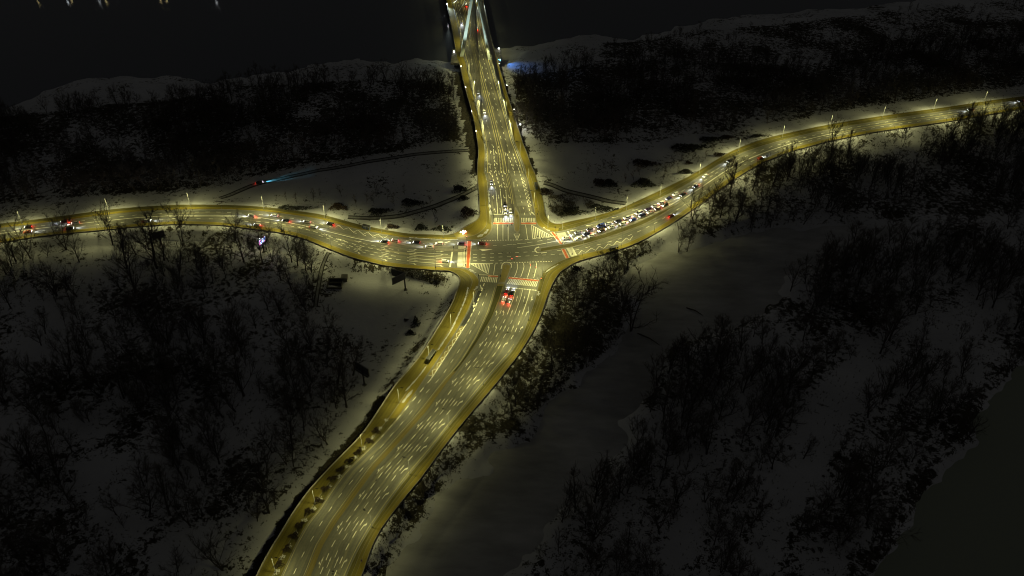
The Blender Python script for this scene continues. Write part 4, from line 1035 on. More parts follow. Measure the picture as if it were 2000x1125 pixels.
upper = [(1128.6,453.8,'silver','hatchback'),(1152,448,'grey','hatchback'),(1173.6,441,'blue','van'),(1188,436.5,'white','saloon'),(1208,431,'black','saloon'),(1225,424.6,'silver','estate'),(1248,416,'white','van'),(1266,408.6,'purple','hatchback'),(1279,401.6,'white','saloon'),(1291,396,'white','hatchback'),(1306,387,'dark blue','saloon'),(1319.4,378.6,'white','estate')]
lower = [(1129,465.5,'white','saloon'),(1146,457,'dark blue','estate'),(1155,460,'white','hatchback'),(1174.4,450,'brown','saloon'),(1194.5,442.5,'white','saloon'),(1216,436,'white','hatchback'),(1236,428.6,'blue','saloon'),(1254.4,420.6,'dark blue','estate'),(1270,413.4,'white','saloon'),(1284,407,'brown','hatchback'),(1298,400,'black','estate')]
for row, nm in ((upper, 'upper lane'), (lower, 'lower lane')):
    for i, (u, v, c, kd) in enumerate(row):
        car(u, v, head_right(u, v), c, kd, '%s %s in the right road queue, %s lane, %s from stop line' % (c, kd, nm.split()[0], ORD[i + 1]), gq, brake=(i % 4 == 1))
gm = 'cars moving on the right road'
car(1105,464.5, head_right(1105,464.5), 'white', 'hatchback', 'white hatchback standing on the striped crossing of the right road', gm)
car(1334,379.6, head_right(1334,379.6), 'black', 'saloon', 'black saloon rolling up just behind the right road queue', gm)
car(1359,363, head_right(1359,363), 'dark blue', 'saloon', 'dark blue saloon with red tail light following the right road queue', gm, brake=True)
car(1378,343, head_right(1378,343), 'white', 'saloon', 'lone white saloon approaching the queue along the right road', gm)
car(1425,314, head_right(1425,314), 'black', 'hatchback', 'black hatchback on the right road bend above the bare tree', gm)
car(1895,214, head_right(1895,214), 'grey', 'hatchback', 'distant car with bluish headlights near the right edge', gm)
car(1994,197, head_right(1994,197), 'grey', 'saloon', 'car with bluish headlights at the right edge of the picture', gm)
car(1311.4,421, head_right(1311.4,421, True), 'dark red', 'hatchback', 'dark red hatchback driving away along the lower side of right road', gm, brake=True)
car(1485.5,308, head_right(1485.5,308, True), 'orange', 'hatchback', 'orange hatchback driving away past the dark post fence', gm)
gl_ = 'cars on the left road'
for u, v, c, kd, east, br, lb in ((751,471.5,'black','saloon',0,1,'black saloon leading the group left of the junction'),(771.7,468.8,'silver','hatchback',0,1,'silver hatchback beside the black saloon on the left road'),(813.5,473,'black','hatchback',0,0,'black hatchback in the middle of the group on left road'),(839,481,'white','saloon',0,0,'white saloon beside the thin island of the left road'),(858,475,'white','hatchback',0,0,'white hatchback beside the kerb just past the left crossing'),(901,475.5,'purple','hatchback',0,1,'dark purple hatchback passing over the left crossing'),(941.5,475,'dark red','saloon',0,1,'dark red saloon leaving the junction towards the left road'),(869.6,509.5,'white','hatchback',1,1,'white hatchback waiting alone at the left stop line'),(536.4,420.3,'white','saloon',0,0,'white saloon near the second lamp from the digital billboard'),(558.5,430.3,'black','saloon',0,1,'black saloon with red tail lights right of the digital billboard'),(599.5,432.6,'silver','saloon',0,0,'silver saloon in the bend of the left road'),(613,442.3,'white','estate',1,0,'white estate beside the centre line in the left road bend'),(645,436.8,'black','estate',0,1,'black estate with bright red brake lights at the zigzag line'),(491,421.3,'silver','hatchback',0,1,'silver hatchback above the left road centre line near the bare trees'),(502,438.5,'white','hatchback',0,1,'white hatchback beside the digital billboard tree'),(55,442.6,'black','hatchback',0,1,'black hatchback at the left edge, upper lane'),(54,452.3,'orange','saloon',1,0,'orange red saloon at the left edge, lower lane'),(125,432.6,'dark red','hatchback',0,1,'dark red hatchback behind the tall bare tree on the left'),(147.5,434.8,'silver','saloon',0,0,'silver saloon behind the tall bare tree on the left'),(136,445.6,'black','saloon',1,0,'black saloon seen through the branches of the leftmost tall tree'),(288,430.2,'white','hatchback',1,0,'lone white hatchback between the bare trees of the left road')):
    car(u, v, head_left(u, v, bool(east)), c, kd, lb, gl_, brake=bool(br))
gb = 'cars on the bridge and its approach'
S_ = tangent([P(946,339), P(958,421)], P(950,350))
for u, v, c, kd, dn, br, lb in ((986,399,'black','hatchback',1,0,'black hatchback, second in the queue at the bridge stop line'),(987,413,'white','saloon',1,0,'white saloon first at the bridge stop line'),(997,411.5,'white','hatchback',1,0,'white hatchback at the stop line nearest the bridge island'),(959.6,356,'dark blue','saloon',1,0,'dark blue saloon with bluish headlight pool coming off the bridge'),(946,218,'white','hatchback',1,0,'white hatchback coming along the bridge towards the junction'),(934.6,180,'silver','hatchback',1,0,'silver hatchback on the bridge behind the white one'),(901,43,'grey','saloon',1,0,'grey saloon on the far bridge with lit headlights'),(911,10.5,'orange','hatchback',0,1,'orange red car at the top edge of the bridge'),(931.6,56.5,'orange','saloon',0,1,'orange red car between the pylon legs')):
    h = tangent(bl1 if v < 339 else [P(955,399), P(950,345)], P(u, v))
    car(u, v, h + (math.pi if dn else 0), c, kd, lb, gb, brake=bool(br))
gs = 'cars waiting at the lower stop line'
hL = tangent([P(*LX(.2, 600)), P(*LX(.2, 570))], P(990, 580))
for u, v, c, kd, lb in ((989.5,569.5,'dark red','hatchback','dark red hatchback first in the left lane at the lower stop line'),(1000.5,572,'black','saloon','black saloon first in the second lane at the lower stop line'),(983.5,584.5,'white','hatchback','white hatchback second in the left lane at the lower stop line'),(994.5,588.5,'silver','hatchback','silver hatchback second in the second lane at the lower stop line')):
    car(u, v, hL, c, kd, lb, gs, brake=True, beam=v < 575)
a = G(507, 358); b = G(560, 347)
car(507, 358, math.atan2(b.y - a.y, b.x - a.x), 'black', 'saloon', 'black car with cyan headlight beam on the snowy side track', 'car on the side track', ground=True, hl=HL2)

# ------------------------------------------------------------------ signals
sig_post = MB().tube([(0, 0, 0), (0, 0, 5.6)], [.11, .08], 8).me('mast', STEEL)
head_box = MB().box((0, 0, 0), (.40, .34, 1.15)).me('signal_head', STEEL_D)
lens_r = MB().tube([(0, -.18, .34), (0, -.24, .34)], .17, 10).me('red_lens', RED_ON)
lens_o = MB().tube([(0, -.18, 0), (0, -.24, 0)], .14, 10).me('dark_lens', STEEL_D)
def signal_mast(b, e, label, lit=True):
    p, q = P(*b), P(*e, 5.5)
    t = empty('signal_mast', (p.x, p.y, ZP), label=label, cat='traffic light', group='signal masts over the lanes')
    obj('mast', sig_post, parent=t)
    d = Vector((q.x - p.x, q.y - p.y, 0))
    obj('arm', MB().tube([(0, 0, 5.4), (d.x, d.y, 5.6)], .06, 6).me('arm'), STEEL, parent=t)
    ry = math.atan2(-d.y, -d.x)
    for f in (1.0, .55):
        h = obj('signal_head', head_box, parent=t); h.location = (d.x * f, d.y * f, 5.45 if f == 1 else 5.3)
        h.rotation_euler = (0, 0, 0); 
        if lit: obj('red_lens', lens_r, parent=h)
        obj('dark_lens', lens_o, parent=h)
signal_mast((1009.5,450),(991.5,441), 'signal mast on the bridge island reaching over the bridge lanes', False)
signal_mast((988,526),(1009.5,501.5), 'signal mast on the lower median nose with red light over junction')
signal_mast((1060,541),(1036,518.5), 'signal mast at the lower right corner with a red light')
signal_mast((1066.5,484),(1050.5,462), 'signal mast on the nose of the right road island', False)
signal_mast((931,488),(941,470), 'signal mast on the tiny island by the left crossing', False)
sp = MB().tube([(0, 0, 0), (0, 0, 3.0)], .07, 6).me('post', STEEL_D)
for i, (u, v, w, lit) in enumerate(((963.5,428,'left kerb of the bridge crossing',0),(1010,428,'island of the bridge crossing',0),(1049.5,425,'right kerb of the bridge crossing',0),(911.5,470,'upper kerb of the left crossing',1),(912,489,'island of the left crossing',0),(910,525,'lower kerb of the left crossing',0),(891,522,'lower kerb beside the left stop line',0),(935,545,'left kerb of the lower crossing',0),(978,546,'median nose at the lower crossing',0),(1057,552,'right kerb of the lower crossing',1),(1084,451,'upper kerb of the right crossing',0),(1098,482,'island of the right crossing',0),(1117,503.5,'lower kerb of the right crossing',0),(886,490,'thin island beside the left stop line',0))):
    p = P(u, v)
    t = empty('pedestrian_signal', (p.x, p.y, ZP), label='short signal post on the ' + w, cat='traffic light', group='short signal posts at the crossings')
    obj('post', sp, parent=t); h = obj('signal_head', head_box, parent=t); h.location = (0, 0, 2.6); obj('dark_lens', lens_o, parent=h)
    if lit: obj('red_lens', lens_r, parent=h)
# lit information pillar at the upper left corner
p = P(905, 458)
t = empty('information_pillar', (p.x, p.y, ZP), .3, label='white and red lit pillar on the upper left corner pavement', cat='sign')
obj('base', MB().box((0, 0, .15), (1.2, .7, .3)).me('base'), CONC, parent=t)
obj('panel', MB().box((0, 0, 1.6), (1.0, .35, 2.6)).me('panel'), mat('pillar_panel', (.8, .8, .8), .5, emit=(.95, .97, 1), es=3.0), parent=t)
obj('red_panel', MB().box((1.3, 0, 1.1), (1.2, .3, .8)).me('red_panel'), RED_ON, parent=t)
for x in (-1.6, 1.3): obj('lamp', MB().box((x, 0, 1.9), (.5, .4, .4)).me('lamp'), FLOOD_ON, parent=t)
ld = bpy.data.lights.new('pillar_light', 'POINT'); ld.energy = 900; ld.color = (.9, .95, 1); ld.shadow_soft_size = .5
o = bpy.data.objects.new('pillar_light', ld); COL.objects.link(o); o.parent = t; o.location = (-1.2, -1.2, 2.4)

# ------------------------------------------------------------------ bus shelters
def shelter(c, d, L, label):
    p, q = P(*c), P(*d); dv = q - p
    t = empty('bus_shelter', (p.x, p.y, ZP + .02), math.atan2(dv.y, dv.x), label=label, cat='bus shelter')
    gm_ = mat('shelter_glass', (.06, .07, .07), .15)
    obj('roof', MB().box((0, 0, 2.6), (L, 1.9, .12)).me('roof'), STEEL_D, parent=t)
    obj('roof_frame', MB().box((0, .98, 2.6), (L + .1, .1, .22)).box((0, -.98, 2.6), (L + .1, .1, .22)).me('roof_frame'), STEEL, parent=t)
    for x in (-L / 2 + .1, 0, L / 2 - .1):
        o = obj('post', MB().box((x, .85, 1.28), (.1, .1, 2.56)).me('post'), STEEL, parent=t)
        obj('back_pane', MB().box((x * .5 + (.01 if x else 0), .88, 1.3), (L * .23, .03, 1.9)).me('back_pane'), gm_, parent=t)
    for x in (-L / 2, L / 2): obj('side_pane', MB().box((x, .1, 1.3), (.03, 1.4, 2.0)).me('side_pane'), gm_, parent=t)
    obj('bench', MB().box((0, .55, .45), (L * .6, .4, .06)).box((-L * .25, .55, .22), (.08, .3, .42)).box((L * .25, .55, .22), (.08, .3, .42)).me('bench'), STEEL_D, parent=t)
shelter((842,700),(853,684), 7.5, 'long bus shelter on the left pavement of the lower road')
shelter((1199,489),(1214,484.5), 5.0, 'bus shelter on the lower pavement of the right road')
shelter((1047.5,367),(1045,358), 5.0, 'bus shelter on the right of the bridge approach')
shelter((716,448),(700,444), 5.0, 'bus shelter above the zigzag of the left road')

# ------------------------------------------------------------------ billboards
def billboard(u, v, hpole, w, h, rz, label, two=0.0, sheet=None):
    p = G(u, v)
    t = empty('billboard', p - Vector((0, 0, .1)), rz, label=label, cat='billboard')
    obj('post', MB().tube([(0, 0, 0), (0, 0, hpole)], [.42, .34], 10).me('post'), STEEL_D, parent=t)
    obj('footing', MB().box((0, 0, .15), (1.8, 1.8, .5)).me('footing'), CONC_D, parent=t)
    for s in ((1, -1) if two else (1,)):
        a = two * s
        pn = obj('panel', MB().box((0 if not two else w * .0, 0, 0), (w, .35, h)).me('panel'), sheet or BOARD, parent=t)
        off = Vector((0, 0, hpole + h * .35))
        if two: off += Vector((math.cos(a) * w * .5 * .9, math.sin(a) * w * .5, 0))
        pn.location = off; pn.rotation_euler = (0, 0, a)
        obj('frame', MB().box((0, 0, h / 2 + .06), (w + .15, .5, .12)).box((0, 0, -h / 2 - .06), (w + .15, .5, .12)).box((w / 2 + .05, 0, 0), (.1, .5, h)).box((-w / 2 - .05, 0, 0), (.1, .5, h)).me('frame'), STEEL, parent=pn)
        obj('catwalk', MB().box((0, -.7, -h / 2 - .2), (w, .8, .08)).me('catwalk'), STEEL_D, parent=pn)
billboard(792, 566, 8.5, 8.0, 4.2, math.radians(188), 'dark V shaped billboard on a post in the snow field', .55)
billboard(712, 752, 9.5, 9.0, 4.6, math.radians(-38), 'dark single billboard on a post at the edge of the left wood')
billboard(315, 478, 6.0, 7.0, 4.0, math.radians(25), 'dark square billboard among the bare trees below the left road')
def led_sheet():
    m, t_, N, L, b = mat_nodes('digital_screen')
    tc = N.new('ShaderNodeTexCoord'); n = N.new('ShaderNodeTexNoise'); n.inputs['Scale'].default_value = .7; n.inputs['Detail'].default_value = 1
    r = N.new('ShaderNodeValToRGB'); e = r.color_ramp.elements
    e[0].position = .42; e[0].color = (.9, .12, .5, 1); e[1].position = .6; e[1].color = (.08, .35, 1, 1); q = e.new(.5); q.color = (.8, .85, 1, 1)
    L.new(tc.outputs['Object'], n.inputs['Vector']); L.new(n.outputs['Fac'], r.inputs['Fac']); L.new(r.outputs['Color'], b.inputs['Emission Color']); b.inputs['Emission Strength'].default_value = 2.6
    b.inputs['Base Color'].default_value = (.02, .02, .02, 1)
    return m
billboard(516, 492, 7.0, 6.0, 3.4, math.radians(62), 'lit pink and blue digital billboard beside the left road', sheet=led_sheet())
marker(507.5, 466, 3.0, 'small bright lamp left of the digital billboard', 30, (.8, .9, 1), hgt=3.5)

# ------------------------------------------------------------------ roofless concrete foundation in the snow
p = G(655, 556)
t = empty('concrete_foundation', p, .02, label='roofless concrete foundation left of the snow field', cat='ruin')
for c, d in (((0, 4, .6), (8, .5, 1.8)), ((0, -4, .6), (8, .5, 1.8)), ((-4, 0, .6), (.5, 8.6, 1.8)), ((4, 0, .6), (.5, 8.6, 1.8)), ((0, .8, .5), (7.4, .35, 1.4))):
    obj('wall', MB().box(c, d).me('wall'), CONC_D, parent=t)
obj('pit_floor', MB().box((0, 0, .02), (7.4, 7.4, .1)).me('pit_floor'), STEEL_D, parent=t)
obj('block_house', MB().box((4.6, 4.2, 1.2), (3.4, 4.0, 2.8)).me('block_house'), CONC_D, parent=t)

# lamp beside the path under the bridge, lighting a bare bush; blue floodlight under the pylon
p = G(1015, 246)
marker(1016, 243, hz(p.x, p.y) + 4.0, 'bright lamp post beside the right side of the bridge', 900, (1, .98, .85), hgt=4.0, glow=FLOOD_ON, r=.4)
pb = P(974, 126, -4.0)
t = empty('blue_floodlight', (pb.x, pb.y, hz(pb.x, pb.y)), label='blue floodlight on the river bank right of the pylon', cat='floodlight')
obj('post', MB().tube([(0, 0, 0), (0, 0, 6.4)], .12, 6).me('post'), STEEL_D, parent=t)
obj('lens', MB().box((0, 0, 6.6), (.5, .5, .5)).me('lens'), mat('blue_glow', (.1, .3, .9), .5, emit=(.1, .4, 1), es=6), parent=t)
q = P(995, 134, -6.0)
spot('blue_beam', Vector((.6, 0, 7.2)), q - t.location, 22000, (.05, .28, 1.0), 90, .9, .3, t)
# ------------------------------------------------------------------ bare winter trees
class Soup:
    def __init__(s): s.V, s.F = [], []
    def tube(s, pts, rad, n):
        k0 = len(s.V)
        for i, p in enumerate(pts):
            d = (pts[min(i + 1, len(pts) - 1)] - pts[max(i - 1, 0)]).normalized()
            a = d.orthogonal().normalized(); b = d.cross(a)
            for q in range(n):
                t = 2 * math.pi * q / n; s.V.append(p + (a * math.cos(t) + b * math.sin(t)) * rad[i])
        for i in range(len(pts) - 1):
            for q in range(n):
                s.F.append((k0 + i * n + q, k0 + i * n + (q + 1) % n, k0 + (i + 1) * n + (q + 1) % n, k0 + (i + 1) * n + q))
    def blade(s, p, d, L, w, rnd):
        a = d.orthogonal().normalized(); a = Matrix.Rotation(rnd.random() * 6.28, 3, d) @ a
        k = len(s.V); s.V += [p - a * w, p + a * w, p + d * L]; s.F.append((k, k + 1, k + 2))
def grow(seed, Ht=20.0, upright=.5, limbs=10, fork=.35, dens=1.0):
    r = random.Random(seed)
    T, Cn = Soup(), Soup()
    def rv(): return Vector((r.uniform(-1, 1), r.uniform(-1, 1), r.uniform(-1, 1)))
    def path(p, d, L, n, wob, up):
        pts = [p.copy()]; d = d.normalized()
        for i in range(n):
            d = (d + rv() * wob + Vector((0, 0, up))).normalized(); p = p + d * (L / n); pts.append(p.copy())
        return pts, d
    def twigs(pts, L, k):
        for _ in range(k):
            i = r.randrange(1, len(pts)); p = pts[i - 1].lerp(pts[i], r.random())
            d = ((pts[i] - pts[i - 1]).normalized() + rv() * .9 + Vector((0, 0, .25))).normalized()
            Cn.blade(p, d, L * r.uniform(.6, 1.3), .02, r)
    def lev3(p, d, L):
        pts, _ = path(p, d, L, 2, .3, .10)
        Cn.tube(pts, [.035, .028, .012], 3); twigs(pts, 1.25, int(5 * dens))
    def lev2(p, d, L):
        pts, dd = path(p, d, L, 3, .28, .12)
        Cn.tube(pts, [.075, .06, .045, .02], 3)
        for _ in range(int(6 * dens)):
            i = r.randrange(1, 4); q = pts[i - 1].lerp(pts[i], r.random())
            lev3(q, (dd + rv() * .95 + Vector((0, 0, .2))).normalized(), L * r.uniform(.35, .6))
        twigs(pts, 1.2, int(5 * dens))
    stems = 1 if r.random() > fork else r.choice((2, 3))
    for st in range(stems):
        lean = Vector((r.uniform(-.28, .28), r.uniform(-.28, .28), 1)) if stems > 1 else Vector((r.uniform(-.12, .12), r.uniform(-.12, .12), 1))
        hh = Ht * (.80 if st else .88)
        pts, _ = path(Vector((0, 0, -.6)), lean, hh, 7, .09, .08)
        R0 = Ht * .016 * (1 if stems == 1 else .75)
        T.tube(pts, [R0 * (1 - .86 * (i / 7) ** .9) * (1.35 if i == 0 else 1) for i in range(8)], 6)
        for k in range(int(limbs / stems ** .6)):
            t = .12 + .86 * r.random() ** 1.25; i = min(6, int(t * 7)); p = pts[i].lerp(pts[i + 1], t * 7 - i)
            az = r.random() * 6.28; el = upright + r.uniform(-.1, .4)
            d = Vector((math.cos(az), math.sin(az), math.tan(min(el, 1.2))))
            L = Ht * r.uniform(.34, .58) * (1.12 - .62 * t)
            lp, ld = path(p, d, L, 4, .18, .10)
            T.tube(lp, [R0 * .42 * (1 - t * .4), R0 * .34 * (1 - t * .4), R0 * .25, R0 * .16, .03], 4)
            for _ in range(int(7 * dens)):
                j = r.randrange(1, 5); q = lp[j - 1].lerp(lp[j], r.random())
                lev2(q, (ld + rv() * .9).normalized(), L * r.uniform(.28, .5))
            twigs(lp, 1.3, int(4 * dens))
    return mesh('trunk', T.V, T.F, BARK, True), mesh('crown', Cn.V, Cn.F, TWIG)
PROTO = [grow(3, 20, .70, 12, 0, .85), grow(8, 21, .85, 13, 0, .8), grow(14, 19, .6, 12, 1, .8), grow(21, 22, .95, 14, 0, .8), grow(33, 18, .65, 11, 1, .85), grow(41, 20, .8, 12, 1, .8), grow(52, 16, .5, 11, 0, .95)]
THIN = [grow(61, 8, .9, 7, 0, .55), grow(67, 7, .8, 6, 0, .5)]
def tree(p, s, k, rz, label, group, name='bare_tree', sx=1.0):
    t = empty(name, p, rz, label=label, cat='tree', group=group)
    t.scale = (s * sx, s * sx, s)
    tr, cr = k
    obj('trunk', tr, parent=t); obj('crown', cr, parent=t)
    return t
def tall(p, vtop):
    lo, hi = 2.0, 45.0
    for _ in range(30):
        m = (lo + hi) / 2
        if PX(Vector(p) + Vector((0, 0, m)))[1] > vtop: lo = m
        else: hi = m
    return lo
placed = []
SPECIAL = [(130,488,404,2,'tall forked bare tree leaning over the far left road'),(220,478,399,5,'bare tree standing alone right of the tall forked tree'),(307,524,408,0,'bare tree in front of the dark square billboard'),(357,480,400,4,'bare tree just right of the dark square billboard'),(60,505,430,1,'bare tree at the left edge just below the road'),(155,512,450,3,'slim bare tree below the tall forked tree on the left'),(477,512,424,2,'wide bare tree left of the digital billboard'),(512,512,438,6,'round bare tree wrapped round the digital billboard'),(570,512,444,0,'bare tree right of the digital billboard'),(594,512,466,4,'small bare tree above the tracks left of the foundation'),(430,520,470,3,'slim young bare tree between the two billboards'),(1623,297,228,5,'big bare tree rising in front of the distant right road'),(1892,237,198,4,'bare tree in front of the bluish headlights at right'),(1979,267,188,1,'tall bare tree at the right edge above the road'),(1427,388,304,6,'dense bare tree hiding part of the right road bend'),(1352,428,366,2,'bare tree reaching over the right road beside the queue'),(1392,404,344,0,'bare tree between the queue and the dense roadside tree'),(1325,492,440,4,'bare tree at the upper end of the frozen backwater'),(1341,492,446,6,'low forked bare tree at the upper end of the ice'),(1232,648,538,2,'big bare tree at the corner of the frozen backwater'),(1205,640,545,5,'bare tree on the bank above the ice corner'),(1470,372,310,3,'bare tree at the foot of the right road bend'),(1540,345,290,1,'slim bare tree below the dark post fence')]
for u, v, vt, k, lb in SPECIAL:
    p = G(u, v); h = tall(p, vt); placed.append((p.x, p.y))
    tree(p, h / (20, 21, 19, 22, 18, 20, 16)[k], PROTO[k], random.random() * 6.28, lb, 'single bare trees near the roads')
def pts_in(poly, n, dmin, clear=True, road=3.0, tries=60):
    w = [P(u, v, GND) for u, v in poly]; cl_ = [[P(u, v, GND) for u, v in c] for c in CLEAR]
    x0, x1 = min(p.x for p in w), max(p.x for p in w); y0, y1 = min(p.y for p in w), max(p.y for p in w)
    N_ = n * tries
    xs, ys = rng.uniform(x0, x1, N_), rng.uniform(y0, y1, N_)
    ok = inpoly(xs, ys, w)
    if clear:
        for c in cl_: ok &= ~inpoly(xs, ys, c) | (rng.random(N_) < .05)
    ok &= ~inpoly(xs, ys, corr) & (dist_poly(xs, ys, corr) > road)
    for q in (ice_w, pond_w): ok &= ~inpoly(xs, ys, q)
    ok &= ~inpoly(xs, ys, river_w)
    dn = vnoise(xs, ys, 24, 77); ok &= rng.random(N_) < np.clip((dn - .22) * 2.2, .05, 1)
    u = 1000 + FPX * xs / (ys * CP - (-5 - CAM_H) * SP)
    ok &= (u > -40) & (u < 2040)
    out = []
    cell = {}
    for x, y in zip(xs[ok], ys[ok]):
        c = (int(x // dmin), int(y // dmin)); good = True
        for a in (-1, 0, 1):
            for b in (-1, 0, 1):
                for q in cell.get((c[0] + a, c[1] + b), ()):
                    if (q[0] - x) ** 2 + (q[1] - y) ** 2 < dmin * dmin: good = False
        if not good: continue
        cell.setdefault(c, []).append((x, y)); out.append((x, y))
        if len(out) >= n: break
    return out
def zone(poly, x, y, lb):
    u, v = PX((x, y, GND))
    if poly is W3: return lb + (', top part' if v < 620 else ', middle part' if v < 850 else ', bottom part') + (' near the picture edge' if u < 230 else ' near the road side' if u > 440 else '')
    if poly is W4: return lb + (', near the picture edge' if u > 1830 else ', left end' if u < 1560 else ', middle part') + (' beside the pavement' if v < 330 and u < 1830 else '')
    if poly is W6: return lb + (', upper part' if v < 620 else ', middle part' if v < 850 else ', bottom part') + (' near the right edge' if u > 1700 else ' on the ice side' if u < 1480 else '')
    return lb + (', at the corner end' if v < 640 else ', at the lower end' if v > 780 else ', in the middle')
for poly, n, dm, s0, s1, lb, gp in ((W3, 104, 6.0, .85, 1.5, 'bare tree in the wood left of the lower road', 'bare trees in the wood left of the lower road'), (W4, 66, 5.0, .65, 1.2, 'bare tree in the wood below the right road', 'bare trees in the wood below the right road'), (W5, 36, 4.5, .45, .9, 'bare tree on the bank between lower road and ice', 'bare trees on the bank beside the ice'), (W6, 90, 6.0, .8, 1.5, 'bare tree in the wood across the frozen backwater', 'bare trees across the frozen backwater')):
    for x, y in pts_in(poly, n, dm, road=9.0 if poly is W5 else 8.0 if poly is W4 else 4.0):
        k = random.randrange(len(PROTO))
        tree((x, y, hz(x, y)), random.uniform(s0, s1), PROTO[k], random.random() * 6.28, zone(poly, x, y, lb), gp, sx=random.uniform(.85, 1.2))
YR = [(1222,356),(1227,334),(1237,352),(1249,342),(1280,340),(1295,352),(1302,336),(1310,330),(1322,340),(1330,318),(1352,312),(1360,322),(1378,312),(1146,338),(1165,342),(1180,330),(1196,338),(1390,300)]
YL = [(612,392),(625,386),(668,384),(735,384),(757,388),(790,380),(697,404),(717,398),(731,398),(770,402),(580,398),(840,402),(850,440),(560,392)]
for L_, lb, gp in ((YR, 'slender young tree in the snow field above the right road', 'young trees in the upper right snow field'), (YL, 'slender young tree in the snow field above the left road', 'young trees in the upper left snow field')):
    for u, v in L_:
        tree(G(u, v), random.uniform(.8, 1.3), random.choice(THIN), random.random() * 6.28, lb, gp, 'young_tree')
# far woods that read as one mass, and thickets under the nearer trees
def mass(name, pts, protos, smin, smax, label):
    if not pts: return
    me = bpy.data.meshes.new(name); me.from_pydata([(x, y, hz(x, y) - .1) for x, y in pts], [], [])
    o = obj(name, me, kind='stuff', label=label, cat='woodland')
    ng = bpy.data.node_groups.new(name, 'GeometryNodeTree')
    ng.interface.new_socket('Geometry', in_out='INPUT', socket_type='NodeSocketGeometry'); ng.interface.new_socket('Geometry', in_out='OUTPUT', socket_type='NodeSocketGeometry')
    N, L = ng.nodes, ng.links
    gi, go = N.new('NodeGroupInput'), N.new('NodeGroupOutput'); jn = N.new('GeometryNodeJoinGeometry'); ix = N.new('GeometryNodeInputIndex')
    rz_ = N.new('FunctionNodeRandomValue'); rz_.data_type = 'FLOAT_VECTOR'; rz_.inputs[0].default_value = (0, 0, 0); rz_.inputs[1].default_value = (.05, .05, 6.28)
    rs = N.new('FunctionNodeRandomValue'); rs.data_type = 'FLOAT'; rs.inputs[2].default_value = smin; rs.inputs[3].default_value = smax
    for k, (a, b) in enumerate(protos):
        md = N.new('ShaderNodeMath'); md.operation = 'MODULO'; md.inputs[1].default_value = len(protos); L.new(ix.outputs[0], md.inputs[0])
        cmp_ = N.new('FunctionNodeCompare'); cmp_.data_type = 'FLOAT'; cmp_.operation = 'EQUAL'; cmp_.inputs[1].default_value = k; cmp_.inputs['Epsilon'].default_value = .1
        L.new(md.outputs[0], cmp_.inputs[0])
        j2 = N.new('GeometryNodeJoinGeometry')
        for q in (a, b):
            oi = N.new('GeometryNodeObjectInfo'); oi.inputs['Object'].default_value = q; oi.transform_space = 'ORIGINAL'; L.new(oi.outputs['Geometry'], j2.inputs[0])
        ip = N.new('GeometryNodeInstanceOnPoints'); L.new(gi.outputs[0], ip.inputs['Points']); L.new(cmp_.outputs[0], ip.inputs['Selection']); L.new(j2.outputs[0], ip.inputs['Instance'])
        L.new(rz_.outputs[0], ip.inputs['Rotation']); L.new(rs.outputs[1], ip.inputs['Scale']); L.new(ip.outputs[0], jn.inputs[0])
    L.new(jn.outputs[0], go.inputs[0])
    md_ = o.modifiers.new('scatter', 'NODES'); md_.node_group = ng
    return o
def src(k):
    """the placed trunk and crown objects of prototype k serve the far masses as their shape"""
    tr = cr = None
    for o in bpy.data.objects:
        if o.data is PROTO[k][0]: tr = o
        if o.data is PROTO[k][1]: cr = o
    return tr, cr
SRC = [src(k) for k in (1, 3, 4, 6)]
mass('far_woodland', pts_in(W1, 620, 4.2, tries=40), SRC, .5, .95, 'dense dark wood between left road and river')
mass('far_woodland', pts_in(W2, 680, 4.2, tries=40), SRC, .5, .95, 'dense dark wood between right road and river')
mass('far_woodland', pts_in(W2B, 160, 5.0), SRC, .25, .5, 'scattered scrub along the river bank on the right')
mass('thicket', pts_in(W3, 200, 4.0), SRC, .2, .6, 'low thicket under the trees left of the lower road')
mass('woodland', pts_in(W3, 150, 5.2), SRC, .6, 1.15, 'tangled trees filling the wood left of the lower road')
mass('woodland', pts_in(W6, 240, 5.0), SRC, .6, 1.2, 'tangled trees filling the wood across the frozen backwater')
mass('woodland', pts_in(W4, 120, 4.5, road=9.0), SRC, .6, 1.1, 'tangled trees filling the wood below the right road')
mass('thicket', pts_in(W4, 240, 3.0, road=6.0), SRC, .2, .6, 'low thicket under the trees below the right road')
mass('thicket', pts_in(W5, 120, 3.0, road=11.0), SRC, .12, .4, 'low thicket on the bank beside the ice')
mass('thicket', pts_in(W6, 220, 4.0), SRC, .2, .6, 'low thicket across the frozen backwater')

# ------------------------------------------------------------------ shrubs, tufts, snow heaps
def shrub_mesh(seed, n=420):
    r = random.Random(seed); s = Soup()
    for _ in range(n):
        a, t = r.random() * 6.28, r.random() ** .5; z = r.random() * (1 - t * t) ** .5
        lump = .8 + .3 * math.sin(a * 3 + seed) + .15 * math.sin(a * 7)
        p = Vector((math.cos(a) * t * lump, math.sin(a) * t * lump, z * .9 + .02)); d = (p + Vector((r.uniform(-.6, .6), r.uniform(-.6, .6), .7 + r.random()))).normalized()
        s.blade(p, d, r.uniform(.14, .34), .055, r)
    stems = Soup()
    for _ in range(9):
        a = r.random() * 6.28; q = Vector((math.cos(a) * .5, math.sin(a) * .5, .55)); stems.tube([Vector((0, 0, -.1)) + q * .25, q * .7, q], [.035, .025, .01], 4)
    return mesh('foliage', s.V, s.F, SHRUBM), mesh('stems', stems.V, stems.F, BARK)
SHR = [shrub_mesh(k, 700) for k in (1, 2, 3)]
def shrub(p, sx, sy, sz, rz, label, group, m=SHRUBM, name='shrub'):
    t = empty(name, p, rz, label=label, cat='shrub', group=group); t.scale = (sx, sy, sz)
    f, st = random.choice(SHR)
    o = obj('foliage', f, parent=t); set_mat(o, m); obj('stems', st, parent=t)
